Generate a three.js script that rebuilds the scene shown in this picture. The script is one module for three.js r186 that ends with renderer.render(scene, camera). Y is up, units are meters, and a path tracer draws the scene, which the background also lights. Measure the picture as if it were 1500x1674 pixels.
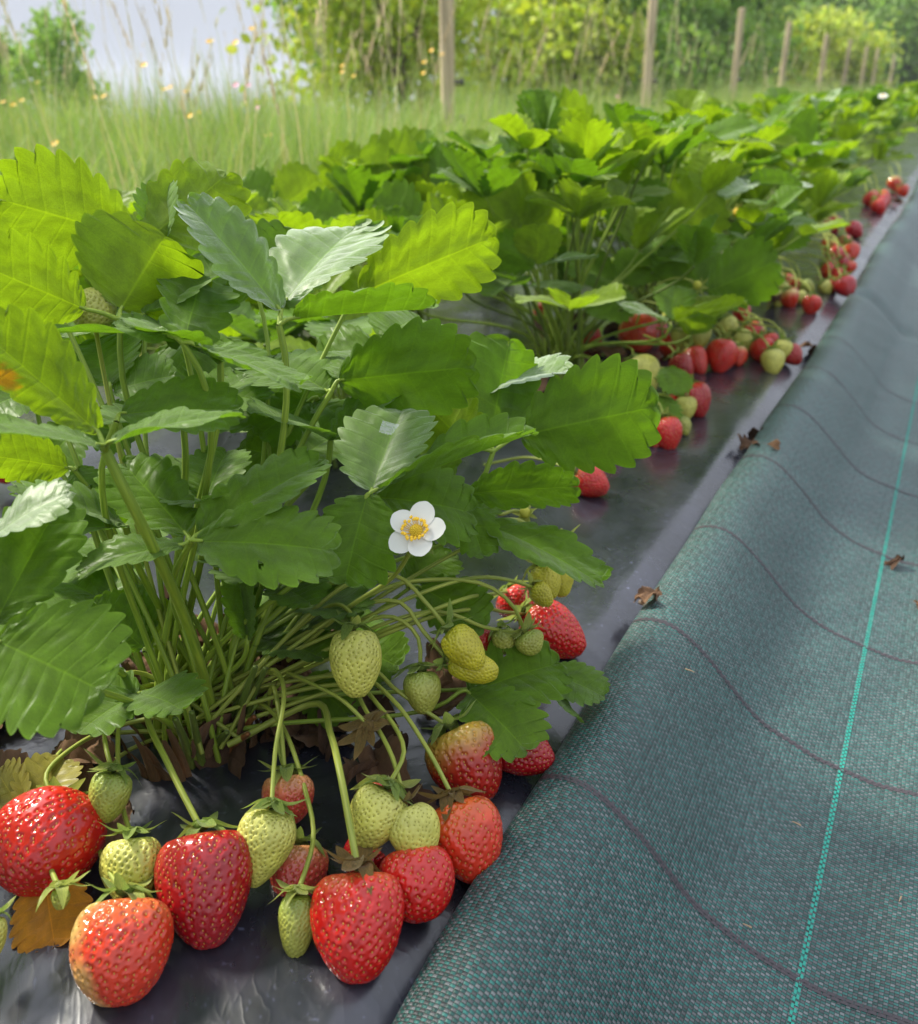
import * as THREE from 'three';
import { mergeGeometries } from 'three/addons/utils/BufferGeometryUtils.js';
import { ImprovedNoise } from 'three/addons/math/ImprovedNoise.js';

// ---------------------------------------------------------------- camera, sky, sun, exposure
const scene = new THREE.Scene();
const V = (x, y, z) => new THREE.Vector3(x, y, z);
const PITCH = 25.3 * Math.PI / 180, YAW = 27.1 * Math.PI / 180, EYE = V(0, 0.39, 0), FOCAL = 1500;
const camera = new THREE.PerspectiveCamera(2 * Math.atan(837 / FOCAL) * 180 / Math.PI, 1500 / 1674, 0.05, 3000);
const RIGHT = V(Math.cos(YAW), 0, -Math.sin(YAW)), HEADING = V(-Math.sin(YAW), 0, -Math.cos(YAW));
const FORWARD = HEADING.clone().multiplyScalar(Math.cos(PITCH)).add(V(0, -Math.sin(PITCH), 0)), UPV = RIGHT.clone().cross(FORWARD);
camera.position.copy(EYE);
camera.lookAt(EYE.clone().add(FORWARD));
camera.focus = 0.53; camera.userData.fStop = 9.5;

const SUN_DIR = HEADING.clone().multiplyScalar(0.55).add(RIGHT.clone().multiplyScalar(-0.83)).normalize().multiplyScalar(Math.cos(0.77)).add(V(0, Math.sin(0.77), 0)).normalize();
const perlin = new ImprovedNoise();
function fbm(x, y, z, oct = 4) { let s = 0, a = 0.5; for (let i = 0; i < oct; i++) { s += a * perlin.noise(x, y, z); x *= 2.03; y *= 2.03; z *= 2.03; a *= 0.5; } return s; }
{
  const W = 1024, H = 512, d = new Float32Array(W * H * 4);
  for (let j = 0; j < H; j++) for (let i = 0; i < W; i++) {
    const el = ((j + 0.5) / H - 0.5) * Math.PI, az = ((i + 0.5) / W - 0.5) * 2 * Math.PI;
    const x = Math.cos(az) * Math.cos(el), y = Math.sin(el), z = Math.sin(az) * Math.cos(el);
    const c = Math.max(0, x * SUN_DIR.x + y * SUN_DIR.y + z * SUN_DIR.z);
    const glow = 0.3 * Math.pow(c, 8) + 0.6 * Math.pow(c, 60);
    const cl = 1 + 0.32 * fbm(x * 2.2 + 5, y * 4.5, z * 2.2, 4);
    const k = Math.max(0, y), o = (j * W + i) * 4;
    const L = 1 + 1.4 * k; // thin cloud: brighter overhead than at the horizon
    d[o] = 0.37 * L * cl + glow; d[o + 1] = 0.395 * L * cl + glow * 0.97; d[o + 2] = 0.445 * L * cl + glow * 0.9; d[o + 3] = 1;
  }
  const t = new THREE.DataTexture(d, W, H, THREE.RGBAFormat, THREE.FloatType);
  t.mapping = THREE.EquirectangularReflectionMapping; t.magFilter = THREE.LinearFilter; t.needsUpdate = true;
  scene.background = t; scene.environment = t;
}
const sun = new THREE.DirectionalLight(new THREE.Color(1, 0.95, 0.82), 4.3);
sun.name = 'sun'; sun.position.copy(SUN_DIR.clone().multiplyScalar(20)); sun.castShadow = true; sun.shadow.radius = 18;
sun.shadow.camera.left = sun.shadow.camera.bottom = -8; sun.shadow.camera.right = sun.shadow.camera.top = 8; sun.shadow.camera.far = 60; sun.shadow.mapSize.set(2048, 2048);
scene.add(sun, sun.target);
const renderer = new THREE.WebGLRenderer({ antialias: true });
renderer.toneMapping = THREE.LinearToneMapping; renderer.toneMappingExposure = 1.62;
renderer.shadowMap.enabled = true;
scene.fog = new THREE.FogExp2(new THREE.Color(0.74, 0.78, 0.88), 0.0017);

// ---------------------------------------------------------------- helpers
function rng(seed) { let s = seed >>> 0; return () => { s = (s + 0x6d2b79f5) | 0; let t = Math.imul(s ^ (s >>> 15), 1 | s); t = (t + Math.imul(t ^ (t >>> 7), 61 | t)) ^ t; return ((t ^ (t >>> 14)) >>> 0) / 4294967296; }; }
const clamp = THREE.MathUtils.clamp, lerp = THREE.MathUtils.lerp, sstep = (a, b, x) => { const t = clamp((x - a) / (b - a), 0, 1); return t * t * (3 - 2 * t); };
const used = new Map();
const numbered = (n) => { const k = used.get(n) ?? 0; used.set(n, k + 1); return k ? n + '_' + String(k).padStart(3, '0') : n; };
function shade(o) { o.traverse((m) => { if (m.isMesh) { m.castShadow = true; m.receiveShadow = true; } }); return o; }
function thing(name, label, category, group, mesh) {
  const o = mesh ?? new THREE.Group(); o.name = numbered(name); o.userData = { label, category }; if (group) o.userData.group = group; scene.add(o); return o;
}
function setting(name, geometry, material, kind = 'structure') { const o = new THREE.Mesh(geometry, material); o.name = numbered(name); o.userData = { kind }; scene.add(o); return o; }
function part(name, geometry, material, parent, label) { const o = new THREE.Mesh(geometry, material); o.name = name; if (label) o.userData.label = label; parent.add(o); return o; }
// a viewing direction through a place of the photograph, measured when the place was surveyed; used to find real positions
const sight = (px, py) => FORWARD.clone().addScaledVector(RIGHT, (px - 750) / FOCAL).addScaledVector(UPV, -(py - 837) / FOCAL);
const onLevel = (px, py, h = 0) => { const d = sight(px, py); return EYE.clone().addScaledVector(d, (h - EYE.y) / d.y); };
function at(px, py, depth, floor = 0.004) {
  const d = sight(px, py); let t = depth;
  if (d.y < 0) t = Math.min(t, (floor - EYE.y) / d.y);
  return EYE.clone().addScaledVector(d, t);
}
const facing = (r, u, c) => RIGHT.clone().multiplyScalar(r).addScaledVector(UPV, u).addScaledVector(FORWARD, -c);
const col = (r, g, b) => new THREE.Color().setRGB(r, g, b);
function dataTex(W, H, f, srgb, repeat = true) {
  const d = new Uint8Array(W * H * 4);
  for (let j = 0; j < H; j++) for (let i = 0; i < W; i++) { const c = f((i + 0.5) / W, (j + 0.5) / H), o = (j * W + i) * 4; for (let k = 0; k < 3; k++) d[o + k] = clamp(Math.round((c.length ? c[k] : c) * 255), 0, 255); d[o + 3] = 255; }
  const t = new THREE.DataTexture(d, W, H); t.magFilter = THREE.LinearFilter; t.minFilter = THREE.LinearFilter;
  if (repeat) t.wrapS = t.wrapT = THREE.RepeatWrapping; if (srgb) t.colorSpace = THREE.SRGBColorSpace; t.needsUpdate = true; return t;
}
const wrapNoise = (u, v, f, seed, oct = 3) => { // tileable noise
  const a = u * 2 * Math.PI, b = v * 2 * Math.PI, r = f / (2 * Math.PI);
  let s = 0, am = 0.5, k = 1; for (let i = 0; i < oct; i++) { s += am * perlin.noise(Math.cos(a) * r * k + seed, Math.sin(a) * r * k + Math.cos(b) * r * k, Math.sin(b) * r * k + seed * 0.7); am *= 0.5; k *= 2; } return s;
};
function gridGeo(nu, nv, f, uvf) { // f(i,j)->[x,y,z]
  const p = [], uv = [], idx = [];
  for (let j = 0; j <= nv; j++) for (let i = 0; i <= nu; i++) { const q = f(i / nu, j / nv, i, j); p.push(q[0], q[1], q[2]); const w = uvf ? uvf(q, i / nu, j / nv) : [i / nu, j / nv]; uv.push(w[0], w[1]); }
  for (let j = 0; j < nv; j++) for (let i = 0; i < nu; i++) { const a = j * (nu + 1) + i, b = a + 1, c = a + nu + 1, e = c + 1; idx.push(a, b, e, a, e, c); }
  const g = new THREE.BufferGeometry(); g.setAttribute('position', new THREE.Float32BufferAttribute(p, 3)); g.setAttribute('uv', new THREE.Float32BufferAttribute(uv, 2)); g.setIndex(idx); g.computeVertexNormals(); return g;
}
function tube(points, r0, r1, seg = 14, rad = 7) { // tapered tube along a curve through the points
  const c = new THREE.CatmullRomCurve3(points, false, 'centripetal'), fr = c.computeFrenetFrames(seg, false), p = [], n = [], uv = [], idx = [];
  for (let i = 0; i <= seg; i++) {
    const t = i / seg, q = c.getPointAt(t), r = lerp(r0, r1, t);
    for (let j = 0; j <= rad; j++) { const a = j / rad * 2 * Math.PI, d = fr.normals[i].clone().multiplyScalar(Math.cos(a)).addScaledVector(fr.binormals[i], Math.sin(a)); n.push(d.x, d.y, d.z); p.push(q.x + d.x * r, q.y + d.y * r, q.z + d.z * r); uv.push(j / rad, t); }
  }
  for (let i = 0; i < seg; i++) for (let j = 0; j < rad; j++) { const a = i * (rad + 1) + j, b = a + rad + 1; idx.push(a, a + 1, b, a + 1, b + 1, b); }
  for (const [k, s] of [[0, -1], [seg, 1]]) { // closed ends
    const q = c.getPointAt(k / seg), m = p.length / 3, tg = fr.tangents[k]; p.push(q.x, q.y, q.z); n.push(tg.x * s, tg.y * s, tg.z * s); uv.push(0, 0);
    for (let j = 0; j < rad; j++) idx.push(m, k * (rad + 1) + j, k * (rad + 1) + j + 1);
  }
  const g = new THREE.BufferGeometry(); g.setAttribute('position', new THREE.Float32BufferAttribute(p, 3)); g.setAttribute('normal', new THREE.Float32BufferAttribute(n, 3)); g.setAttribute('uv', new THREE.Float32BufferAttribute(uv, 2)); g.setIndex(idx); return g;
}

// ---------------------------------------------------------------- terrain
const BED_L = -1.12, EDGE = -0.15, PATH = -0.085;
function meadowY(x, z) {
  let y = PATH - 0.01 + 0.02 * fbm(x * 0.7, 3, z * 0.7, 2);
  if (x < -3.4) { const d = -3.4 - x; y -= 0.16 * d * sstep(0, 2.5, d) * (d < 70 ? 1 : 70 / d); }
  return y;
}
{
  const xs = [], zs = [];
  for (let x = -1.06; x > -3; x -= 0.15) xs.unshift(x); for (let x = -3, s = 0.3; x > -1800; x -= s, s *= 1.18) xs.unshift(x);
  for (let x = -1.06 + 0.3, s = 0.3; x < 1500; x += s, s *= 1.35) xs.push(x);
  for (let z = 1500, s = 400; z > 3; z -= s, s = Math.max(0.5, s * 0.7)) zs.push(z); for (let z = 3, s = 0.3; z > -2200; z -= s, s *= 1.09) zs.push(z);
  const dirt = dataTex(512, 512, (u, v) => { const n = wrapNoise(u, v, 9, 2, 5), g = wrapNoise(u, v, 40, 9, 3); return [0.33 + 0.25 * n + 0.12 * g, 0.34 + 0.22 * n + 0.14 * g, 0.2 + 0.14 * n + 0.08 * g]; }, true);
  const m = new THREE.MeshStandardMaterial({ map: dirt, roughness: 1, bumpMap: dirt, bumpScale: 0.02 });
  setting('meadow_ground', gridGeo(xs.length - 1, zs.length - 1, (u, v, i, j) => { const x = xs[i], z = zs[j]; let y = meadowY(x, z); if (x > -1.3) y = lerp(y, PATH - 0.03, sstep(-1.3, -1.1, x)); return [x, y, z]; }, (q) => [q[0] * 0.8, -q[2] * 0.8]), m);
}

// ---------------------------------------------------------------- black plastic film over the bed
function filmY(x, z) {
  let y = 0.0022 * fbm(x * 9, 1.3, z * 9, 3) + 0.004 * fbm(x * 2.1, 4, z * 2.1, 2);
  const a = x * 0.955 - z * 0.297, b = x * 0.297 + z * 0.955; // long creases across the bed
  y += 0.0034 * Math.pow(Math.abs(perlin.noise(a * 24, b * 3.4, 2.5)), 1.1) * (0.4 + sstep(-0.2, 0.3, fbm(x * 3, 7, z * 3, 2)));
  if (x < BED_L + 0.1) y -= 0.09 * sstep(BED_L + 0.1, BED_L, x);
  if (x > -0.19) y = lerp(y, -0.013, sstep(-0.185, -0.14, x));
  return y - 0.001;
}
const zStops = (z0, s0, grow, z1) => { const a = []; for (let z = z0, s = s0; z > z1; z -= s, s *= grow) a.push(z); a.push(z1); return a; };
{
  const zs = zStops(0.12, 0.007, 1.006, -14), nx = 170;
  const dustMap = dataTex(1024, 1024, (u, v) => {
    const n = wrapNoise(u, v, 6, 3, 5), f = wrapNoise(u, v, 60, 8, 3), sp = Math.max(0, wrapNoise(u, v, 150, 15, 2) - 0.27) * 5;
    const k = clamp(0.155 + 0.09 * n + 0.05 * f + 0.16 * sp, 0.03, 1); return [k * 0.94, k * 0.97, k * 1.22];
  }, true);
  const wet = dataTex(1024, 1024, (u, v) => { const n = wrapNoise(u, v, 5, 21, 4), f = wrapNoise(u, v, 50, 4, 3); return clamp(0.26 + 0.26 * n + 0.08 * f, 0.14, 0.5); }, false);
  const bump = dataTex(1024, 1024, (u, v) => { const w = wrapNoise(u, v, 5, 31, 2) * 0.05, r1 = Math.pow(1 - Math.min(1, Math.abs(wrapNoise(u * 3 % 1, v, 9, 5, 2)) * 3), 5), r2 = Math.pow(1 - Math.min(1, Math.abs(wrapNoise((u + w + 1) % 1, v, 30, 19, 3)) * 3), 6); return clamp(0.35 + 0.3 * wrapNoise(u, v, 26, 5, 4) + 0.35 * r1 + 0.4 * r2 + 0.12 * wrapNoise(u, v, 110, 11, 2), 0, 1); }, false);
  for (const t of [dustMap, wet, bump]) t.repeat.set(1.7, 1.7);
  const m = new THREE.MeshPhysicalMaterial({ map: dustMap, roughnessMap: wet, roughness: 1, bumpMap: bump, bumpScale: 0.0003, specularIntensity: 1, ior: 1.55, clearcoat: 0.55, clearcoatRoughness: 0.16 });
  const g = gridGeo(nx, zs.length - 1, (u, v, i, j) => { const x = lerp(BED_L - 0.02, -0.126, u), z = zs[j]; return [x, filmY(x, z), z]; }, (q) => [q[0], -q[2]]);
  thing('plastic_mulch_film', 'creased black plastic mulch film covering the strawberry bed', 'plastic film', null, new THREE.Mesh(g, m));
}

// ---------------------------------------------------------------- woven fabric over the path
const PROFILE = [[-0.132, -0.012], [-0.146, -0.006], [-0.1515, 0.001], [-0.150, 0.008], [-0.142, 0.0135], [-0.126, 0.0155], [-0.110, 0.009], [-0.090, -0.007], [-0.066, -0.031], [-0.044, -0.052], [-0.016, -0.066], [0.010, -0.0735], [0.036, -0.077], [0.062, -0.075], [0.12, -0.076], [0.25, -0.08], [0.5, -0.078], [1.1, -0.075]];
const profCurve = new THREE.CatmullRomCurve3(PROFILE.map(([x, y]) => V(x, y, 0)), false, 'centripetal');
const NPROF = 150, prof = [], profLen = [0];
for (let i = 0; i <= NPROF; i++) { const t = i / NPROF; prof.push(profCurve.getPoint(Math.pow(t, 1.0))); if (i) profLen.push(profLen[i - 1] + prof[i].distanceTo(prof[i - 1])); }
function fabricPoint(k, z) { // k: index (may be fractional) along the profile
  const i = Math.min(Math.floor(k), NPROF - 1), f = k - i, a = prof[i], b = prof[i + 1]; let x = lerp(a.x, b.x, f), y = lerp(a.y, b.y, f);
  const lift = sstep(-0.075, -0.03, y + 0.002);
  x += lift * (0.006 * Math.sin(z * 3.1 + 0.6) + 0.005 * perlin.noise(z * 5.2, 2.2, 0)) + 0.014 * lift * sstep(-1.4, -3.2, z);
  y += 0.0035 * fbm(x * 9, 2, z * 5, 2) + 0.004 * fbm(x * 3, 6, z * 1.5, 2) * (1 - lift);
  if (x > -0.13) y += 0.0022 * perlin.noise(x * 30 + z * 14, 0, z * 6) * sstep(-0.13, -0.05, x) * (1 - sstep(0.0, 0.12, x));
  const kink = Math.exp(-Math.pow((z + 1.98 + 0.25 * (x + 0.13)) / 0.045, 2)) * sstep(-0.15, -0.11, x) * (1 - sstep(-0.06, 0.03, x)); // the fold where two widths meet
  y -= 0.022 * kink; const past = sstep(-1.97, -2.1, z); y -= past * 0.010 * lift; x -= past * 0.004 * lift;
  return [x, y, z];
}
const fabZ = zStops(0.12, 0.006, 1.007, -16);
{
  const N = 16, P = 0.0024 * N; // 16 tapes per tile
  const rr = rng(5), tone = [], rows = []; for (let i = 0; i < N * N; i++) tone.push(0.75 + 0.5 * rr()); for (let i = 0; i < N; i++) rows.push(rr());
  const cell = (u, v) => { const i = Math.floor(u * N), j = Math.floor(v * N), over = (i + j) % 2 === 0, fu = u * N - i, fv = v * N - j; return { over, fu, fv, k: tone[(j % N) * N + (i % N)], i, j }; };
  const map = dataTex(1024, 1024, (u, v) => {
    const c = cell(u, v), across = c.over ? c.fu : c.fv, gap = (Math.min(across, 1 - across) < 0.08 ? 0.35 : 1) * (Math.min(c.fv, 1 - c.fv) < 0.11 ? 0.5 : 1), fib = 1 + 0.18 * Math.sin((c.over ? c.fu : c.fv) * 38 + c.k * 9);
    const s = c.k * gap * fib;
    return c.over ? [0.375 * s, 0.395 * s, 0.405 * s] : [0.165 * s, 0.385 * s, 0.365 * s];
  }, true);
  const bump = dataTex(1024, 1024, (u, v) => { const c = cell(u, v); const al = c.over ? c.fv : c.fu, ac = c.over ? c.fu : c.fv; return clamp(0.25 + 0.5 * Math.sin(Math.PI * al) * Math.pow(Math.sin(Math.PI * ac), 0.35) + 0.03 * Math.sin(ac * 38), 0, 1); }, false);
  const m = new THREE.MeshPhysicalMaterial({ map, bumpMap: bump, bumpScale: 0.0007, roughness: 0.36, specularIntensity: 1.0, vertexColors: true });
  const g = gridGeo(NPROF, fabZ.length - 1, (u, v, i, j) => fabricPoint(i, fabZ[j]));
  const uv = g.attributes.uv; let q = 0; for (let j = 0; j < fabZ.length; j++) for (let i = 0; i <= NPROF; i++) uv.setXY(q++, profLen[i] / (P * 1.08), -fabZ[j] / (P * 0.84));
  { const c = []; for (let j = 0; j < fabZ.length; j++) for (let i = 0; i <= NPROF; i++) { const x = prof[i].x, z = fabZ[j], k = clamp(0.86 + 0.26 * fbm(x * 14, 3.3, z * 9, 4) + 0.16 * fbm(x * 60, 1.7, z * 45, 2), 0.6, 1); c.push(k, k * 0.99, k * 0.97); } g.setAttribute('color', new THREE.Float32BufferAttribute(c, 3)); } // dried dust in uneven patches
  const fabric = thing('ground_cover_fabric', 'teal woven ground cover fabric laid over the path and bed shoulder', 'ground fabric');
  part('cloth', g, m, fabric);
  // coloured tapes woven into the cloth: short visible stretches over every other cross tape
  const kOf = (x) => { let best = 20; for (let k = 20; k < NPROF; k += 0.05) { const i = Math.floor(k); if (lerp(prof[i].x, prof[i + 1].x, k - i) >= x) { best = k; break; } } return best; };
  const lenAt = (k) => { const i = Math.floor(k); return lerp(profLen[i], profLen[Math.min(i + 1, NPROF)], k - i); };
  const kOfLen = (s) => { let i = 0; while (i < NPROF - 1 && profLen[i + 1] < s) i++; return i + (s - profLen[i]) / (profLen[i + 1] - profLen[i]); };
  const stitches = (list) => { // list of four corner points plus lift
    const p = [], idx = [];
    for (const [A, B, C, D] of list) { // A-B across at start, C-D across at end; raised mid row
      const b = p.length / 3, mid = [0, 1, 2].map((c) => [(A[c] + C[c]) / 2, (B[c] + D[c]) / 2]);
      const put = (q, h) => p.push(q[0], q[1] + h, q[2]);
      put(A, 0.0002); put(B, 0.0002); put(mid.map((x) => x[0]), 0.00055); put(mid.map((x) => x[1]), 0.00055); put(C, 0.0002); put(D, 0.0002);
      idx.push(b, b + 1, b + 3, b, b + 3, b + 2, b + 2, b + 3, b + 5, b + 2, b + 5, b + 4);
    }
    const g2 = new THREE.BufferGeometry(); g2.setAttribute('position', new THREE.Float32BufferAttribute(p, 3)); g2.setIndex(idx); g2.computeVertexNormals(); return g2;
  };
  const cyan = new THREE.MeshStandardMaterial({ color: col(0.018, 0.30, 0.23), roughness: 0.5, side: THREE.DoubleSide });
  const purple = new THREE.MeshStandardMaterial({ color: col(0.050, 0.040, 0.047), roughness: 0.5, side: THREE.DoubleSide });
  const pt = 0.0024, k0 = lenAt(kOf(0.009)), list = [];
  for (let z = 0.1, n = 0; z > -9; z -= pt, n++) for (const c of [-1, 0]) if ((n + c + 100) % 2 === 0) {
    const a = kOfLen(k0 + c * 0.0018 + 0.0003), b = kOfLen(k0 + c * 0.0018 + 0.0019); list.push([fabricPoint(a, z + 0.0003), fabricPoint(b, z + 0.0003), fabricPoint(a, z - pt - 0.0003), fabricPoint(b, z - pt - 0.0003)]);
  }
  part('marker_thread', stitches(list), cyan, fabric, 'bright turquoise marker line woven along the fabric');
  for (const z0 of [-0.212, -0.409, -0.605, -0.786, -0.985, -1.18, -1.37, -1.56]) {
    const L = []; const s0 = lenAt(5), s1 = Math.min(profLen[NPROF], 0.75);
    for (let s = s0, n = 0; s < s1; s += pt, n++) for (const c of [0, 1]) if ((n + c) % 2 === 0) {
      const a = kOfLen(s - 0.001), b = kOfLen(Math.min(s + pt + 0.001, s1)), za = z0 + c * pt, zb = za + pt * 0.9; L.push([fabricPoint(a, za), fabricPoint(a, zb), fabricPoint(b, za), fabricPoint(b, zb)]);
    }
    part('cross_thread', stitches(L), purple, fabric, 'dark purple line woven across the fabric');
  }
}

// ---------------------------------------------------------------- strawberry leaves
const NB = 10, FIRST = 2, APEX = 0.66; // vein bands per half leaflet
function leafletGeo({ w = 0.8, fold = 0.2, curl = 0.15, droop = 0, ruff = 0.05, pleat = 0.006, seed = 1, per = 6, cols = 6, tooth = 0.085, ragged = 0, hole = 0 }) {
  const p = [], uv = [], idx = [], rows = NB * per, sd = seed * 7.31, r = rng(seed + 11), band = []; for (let i = 0; i <= NB + 1; i++) band.push(0.6 + 0.7 * r());
  const asym = 1 + 0.12 * (r() - 0.5), cf = Math.cos(fold), sf = Math.sin(fold);
  for (const side of [-1, 1]) for (let i = 0; i <= rows; i++) {
    const t = i / rows, th = Math.PI * (0.02 + 0.98 * t), bandI = Math.min(NB - 1, Math.floor(t * NB)), fr = t * NB - bandI;
    let ym = 0.5 * (1 - Math.cos(th)), xm = w * 0.5 * Math.pow(Math.sin(th), 0.84) * (0.66 + 0.52 * ym) * (side > 0 ? asym : 2 - asym);
    const nx = Math.sin(th) * 0.9, ny = -Math.cos(th) * 0.9; // outward
    if (bandI >= FIRST) {
      const q = Math.pow(Math.sin(Math.PI * Math.pow(fr, 1.35)), 0.72) * (0.92 + 0.08 * Math.exp(-Math.pow((fr - APEX) / 0.07, 2))), a = tooth * band[bandI] * (bandI === NB - 1 ? 0.6 : 1);
      xm += nx * a * (q - 0.3); ym += (ny * 0.7 + 0.3) * a * (q - 0.3);
      if (ragged) { const k = ragged * Math.max(0, perlin.noise(t * 9, side * 3, sd)); xm -= nx * k; ym -= ny * k; }
    }
    xm = Math.max(xm, 0.004);
    const y0 = Math.pow(0.5 * (1 - Math.cos(Math.PI * t)), 1.25) * 0.92 * 1.0;
    for (let j = 0; j <= cols; j++) {
      const s = Math.pow(j / cols, 0.85), ax = s * xm, ay = lerp(y0, ym, s) + 0.05 * s * (1 - s);
      const vr = ((t * NB - APEX) % 1 + 1) % 1, bul = Math.pow(Math.sin(Math.PI * vr), 0.8) * pleat * Math.sin(Math.PI * Math.min(1, s * 1.15)) * (t > 0.1 ? 1 : t * 10);
      let x = ax * cf * side, z = ax * sf + bul - 0.01 * Math.exp(-s * 14);
      z += ruff * s * perlin.noise(t * 3.3, side * 1.7 + s, sd) * 1.4 + 0.35 * ruff * s * s * Math.sin(t * 11 + sd + side);
      z -= droop * ax * ax; z += 0.016 * Math.sin(Math.PI * s) * perlin.noise(t * 15, s * 5 * side, sd + 3);
      let y = ay; const bend = curl * ay; z -= bend * ay * 0.9; y -= 0.3 * bend * bend * ay;
      p.push(x, y, z); uv.push(0.5 + 0.5 * side * Math.min(1, s), t);
    }
  }
  const n = cols + 1, half = (rows + 1) * n;
  for (let h = 0; h < 2; h++) for (let i = 0; i < rows; i++) for (let j = 0; j < cols; j++) { if (hole && h === (hole & 1) && ((i === Math.floor(rows * 0.52) && j >= cols - 5 && j <= cols - 4) || (i === Math.floor(rows * 0.52) + 1 && j === cols - 5) || (hole > 1 && i === Math.floor(rows * 0.7) && j === cols - 3))) continue; const a = h * half + i * n + j, b = a + 1, c = a + n, d = c + 1; if (h) idx.push(a, b, d, a, d, c); else idx.push(a, d, b, a, c, d); }
  const g = new THREE.BufferGeometry(); g.setAttribute('position', new THREE.Float32BufferAttribute(p, 3)); g.setAttribute('uv', new THREE.Float32BufferAttribute(uv, 2)); g.setIndex(idx); g.computeVertexNormals();
  const N = g.attributes.normal; for (let i = 0; i <= rows; i++) { const a = i * n, b = half + i * n; const vx = N.getX(a) + N.getX(b), vy = N.getY(a) + N.getY(b), vz = N.getZ(a) + N.getZ(b), l = Math.hypot(vx, vy, vz) || 1; if (fold < 0.5) { N.setXYZ(a, vx / l, vy / l, vz / l); N.setXYZ(b, vx / l, vy / l, vz / l); } }
  return g;
}
const veinField = (u, v) => { // distance-like fields in leaf space
  const s = Math.abs(u - 0.5) * 2, vr = ((v * NB - APEX) % 1 + 1) % 1, side = Math.min(vr, 1 - vr) / NB;
  return { s, mid: s, vein: side };
};
const cellNet = (() => { // fine network between the veins
  const G = 46, r = rng(77), pts = []; for (let i = 0; i < G * G; i++) pts.push([r(), r()]);
  return (u, v) => { const gx = u * G, gy = v * G, ix = Math.floor(gx), iy = Math.floor(gy); let d1 = 9, d2 = 9; for (let a = -1; a <= 1; a++) for (let b = -1; b <= 1; b++) { const cx = (ix + a + G) % G, cy = (iy + b + G) % G, q = pts[cy * G + cx], dx = ix + a + q[0] - gx, dy = iy + b + q[1] - gy, d = Math.hypot(dx, dy); if (d < d1) { d2 = d1; d1 = d; } else if (d < d2) d2 = d; } return d2 - d1; };
})();
const leafMap = dataTex(1024, 1024, (u, v) => {
  const f = veinField(u, v), mid = Math.exp(-Math.pow(f.mid / 0.02, 2)), ve = Math.exp(-Math.pow(f.vein / (0.0042 * (1.25 - f.s * 0.8)), 2)) * (v > 0.03 ? 1 : 0), net = Math.exp(-cellNet((u * 2) % 1, (v * 2) % 1) * 9);
  const n = 1 + 0.22 * wrapNoise(u, v, 7, 12, 4) + 0.10 * wrapNoise(u, v, 60, 2, 2), edge = sstep(0.955, 1, f.s);
  const k = 0.78 * n * (1 - 0.10 * net), L = clamp(mid * 0.7 + ve * 0.22 + edge * 0.4, 0, 1);
  return [lerp(k, 1.0, L * 0.75), lerp(k, 0.99, L * 0.7), lerp(k, 0.95, L * 0.5)];
}, true, false);
const leafBump = dataTex(1024, 1024, (u, v) => {
  const f = veinField(u, v), mid = Math.exp(-Math.pow(f.mid / 0.03, 2)), ve = Math.exp(-Math.pow(f.vein / 0.006, 2)), net = Math.exp(-cellNet((u * 2) % 1, (v * 2) % 1) * 6);
  return clamp(0.72 - 0.5 * mid - 0.35 * ve - 0.25 * net + 0.12 * wrapNoise(u, v, 50, 6, 3), 0, 1);
}, false, false);
const leafMat = (r, g, b, o = {}) => new THREE.MeshPhysicalMaterial({ color: col(r, g, b), map: leafMap, bumpMap: leafBump, bumpScale: 0.0004, roughness: 0.96, specularIntensity: 0.3, transmission: 0.5, thickness: 0, clearcoat: 0.26, clearcoatRoughness: 0.30, sheen: 0.05, sheenColor: col(0.75, 0.86, 0.95), sheenRoughness: 0.5, side: THREE.DoubleSide, ...o });
const LEAF = { // grown leaves share one green, with or without a waxy bloom; the lighter tone paints backlit glow into chosen leaves, some of them new
  mid: leafMat(0.225, 0.455, 0.009, { transmission: 0.56 }), grey: leafMat(0.225, 0.455, 0.009, { transmission: 0.5, specularIntensity: 1, sheen: 1.0, clearcoat: 0.8, clearcoatRoughness: 0.42 }), youngBacklit: leafMat(0.43, 0.67, 0.010, { transmission: 0.62 }),
  old: leafMat(0.98, 0.40, 0.03, { transmission: 0.3 }), yellow: leafMat(0.58, 0.50, 0.08, { transmission: 0.35 }), dry: leafMat(0.30, 0.17, 0.095, { transmission: 0.1, clearcoat: 0.0, sheen: 0.1 }), dryDark: leafMat(0.14, 0.08, 0.05, { transmission: 0.05, clearcoat: 0, sheen: 0 }),
};
const stemTex = dataTex(64, 256, (u, v) => { const n = wrapNoise(u, v, 12, 3, 3), s = wrapNoise(u, 0.3, 30, 7, 2); return [0.86 + 0.35 * n + 0.15 * s, 0.86 + 0.25 * n + 0.15 * s, 0.8 + 0.3 * n]; }, true);
const stemMat = (r, g, b) => new THREE.MeshPhysicalMaterial({ color: col(r, g, b), map: stemTex, roughness: 0.55, sheen: 0.25, sheenColor: col(0.8, 0.9, 0.6), sheenRoughness: 0.4 });
const STEM = { petiole: stemMat(0.30, 0.43, 0.045), dark: stemMat(0.15, 0.22, 0.035), stalk: stemMat(0.36, 0.42, 0.07), red: stemMat(0.30, 0.11, 0.04) };

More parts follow.
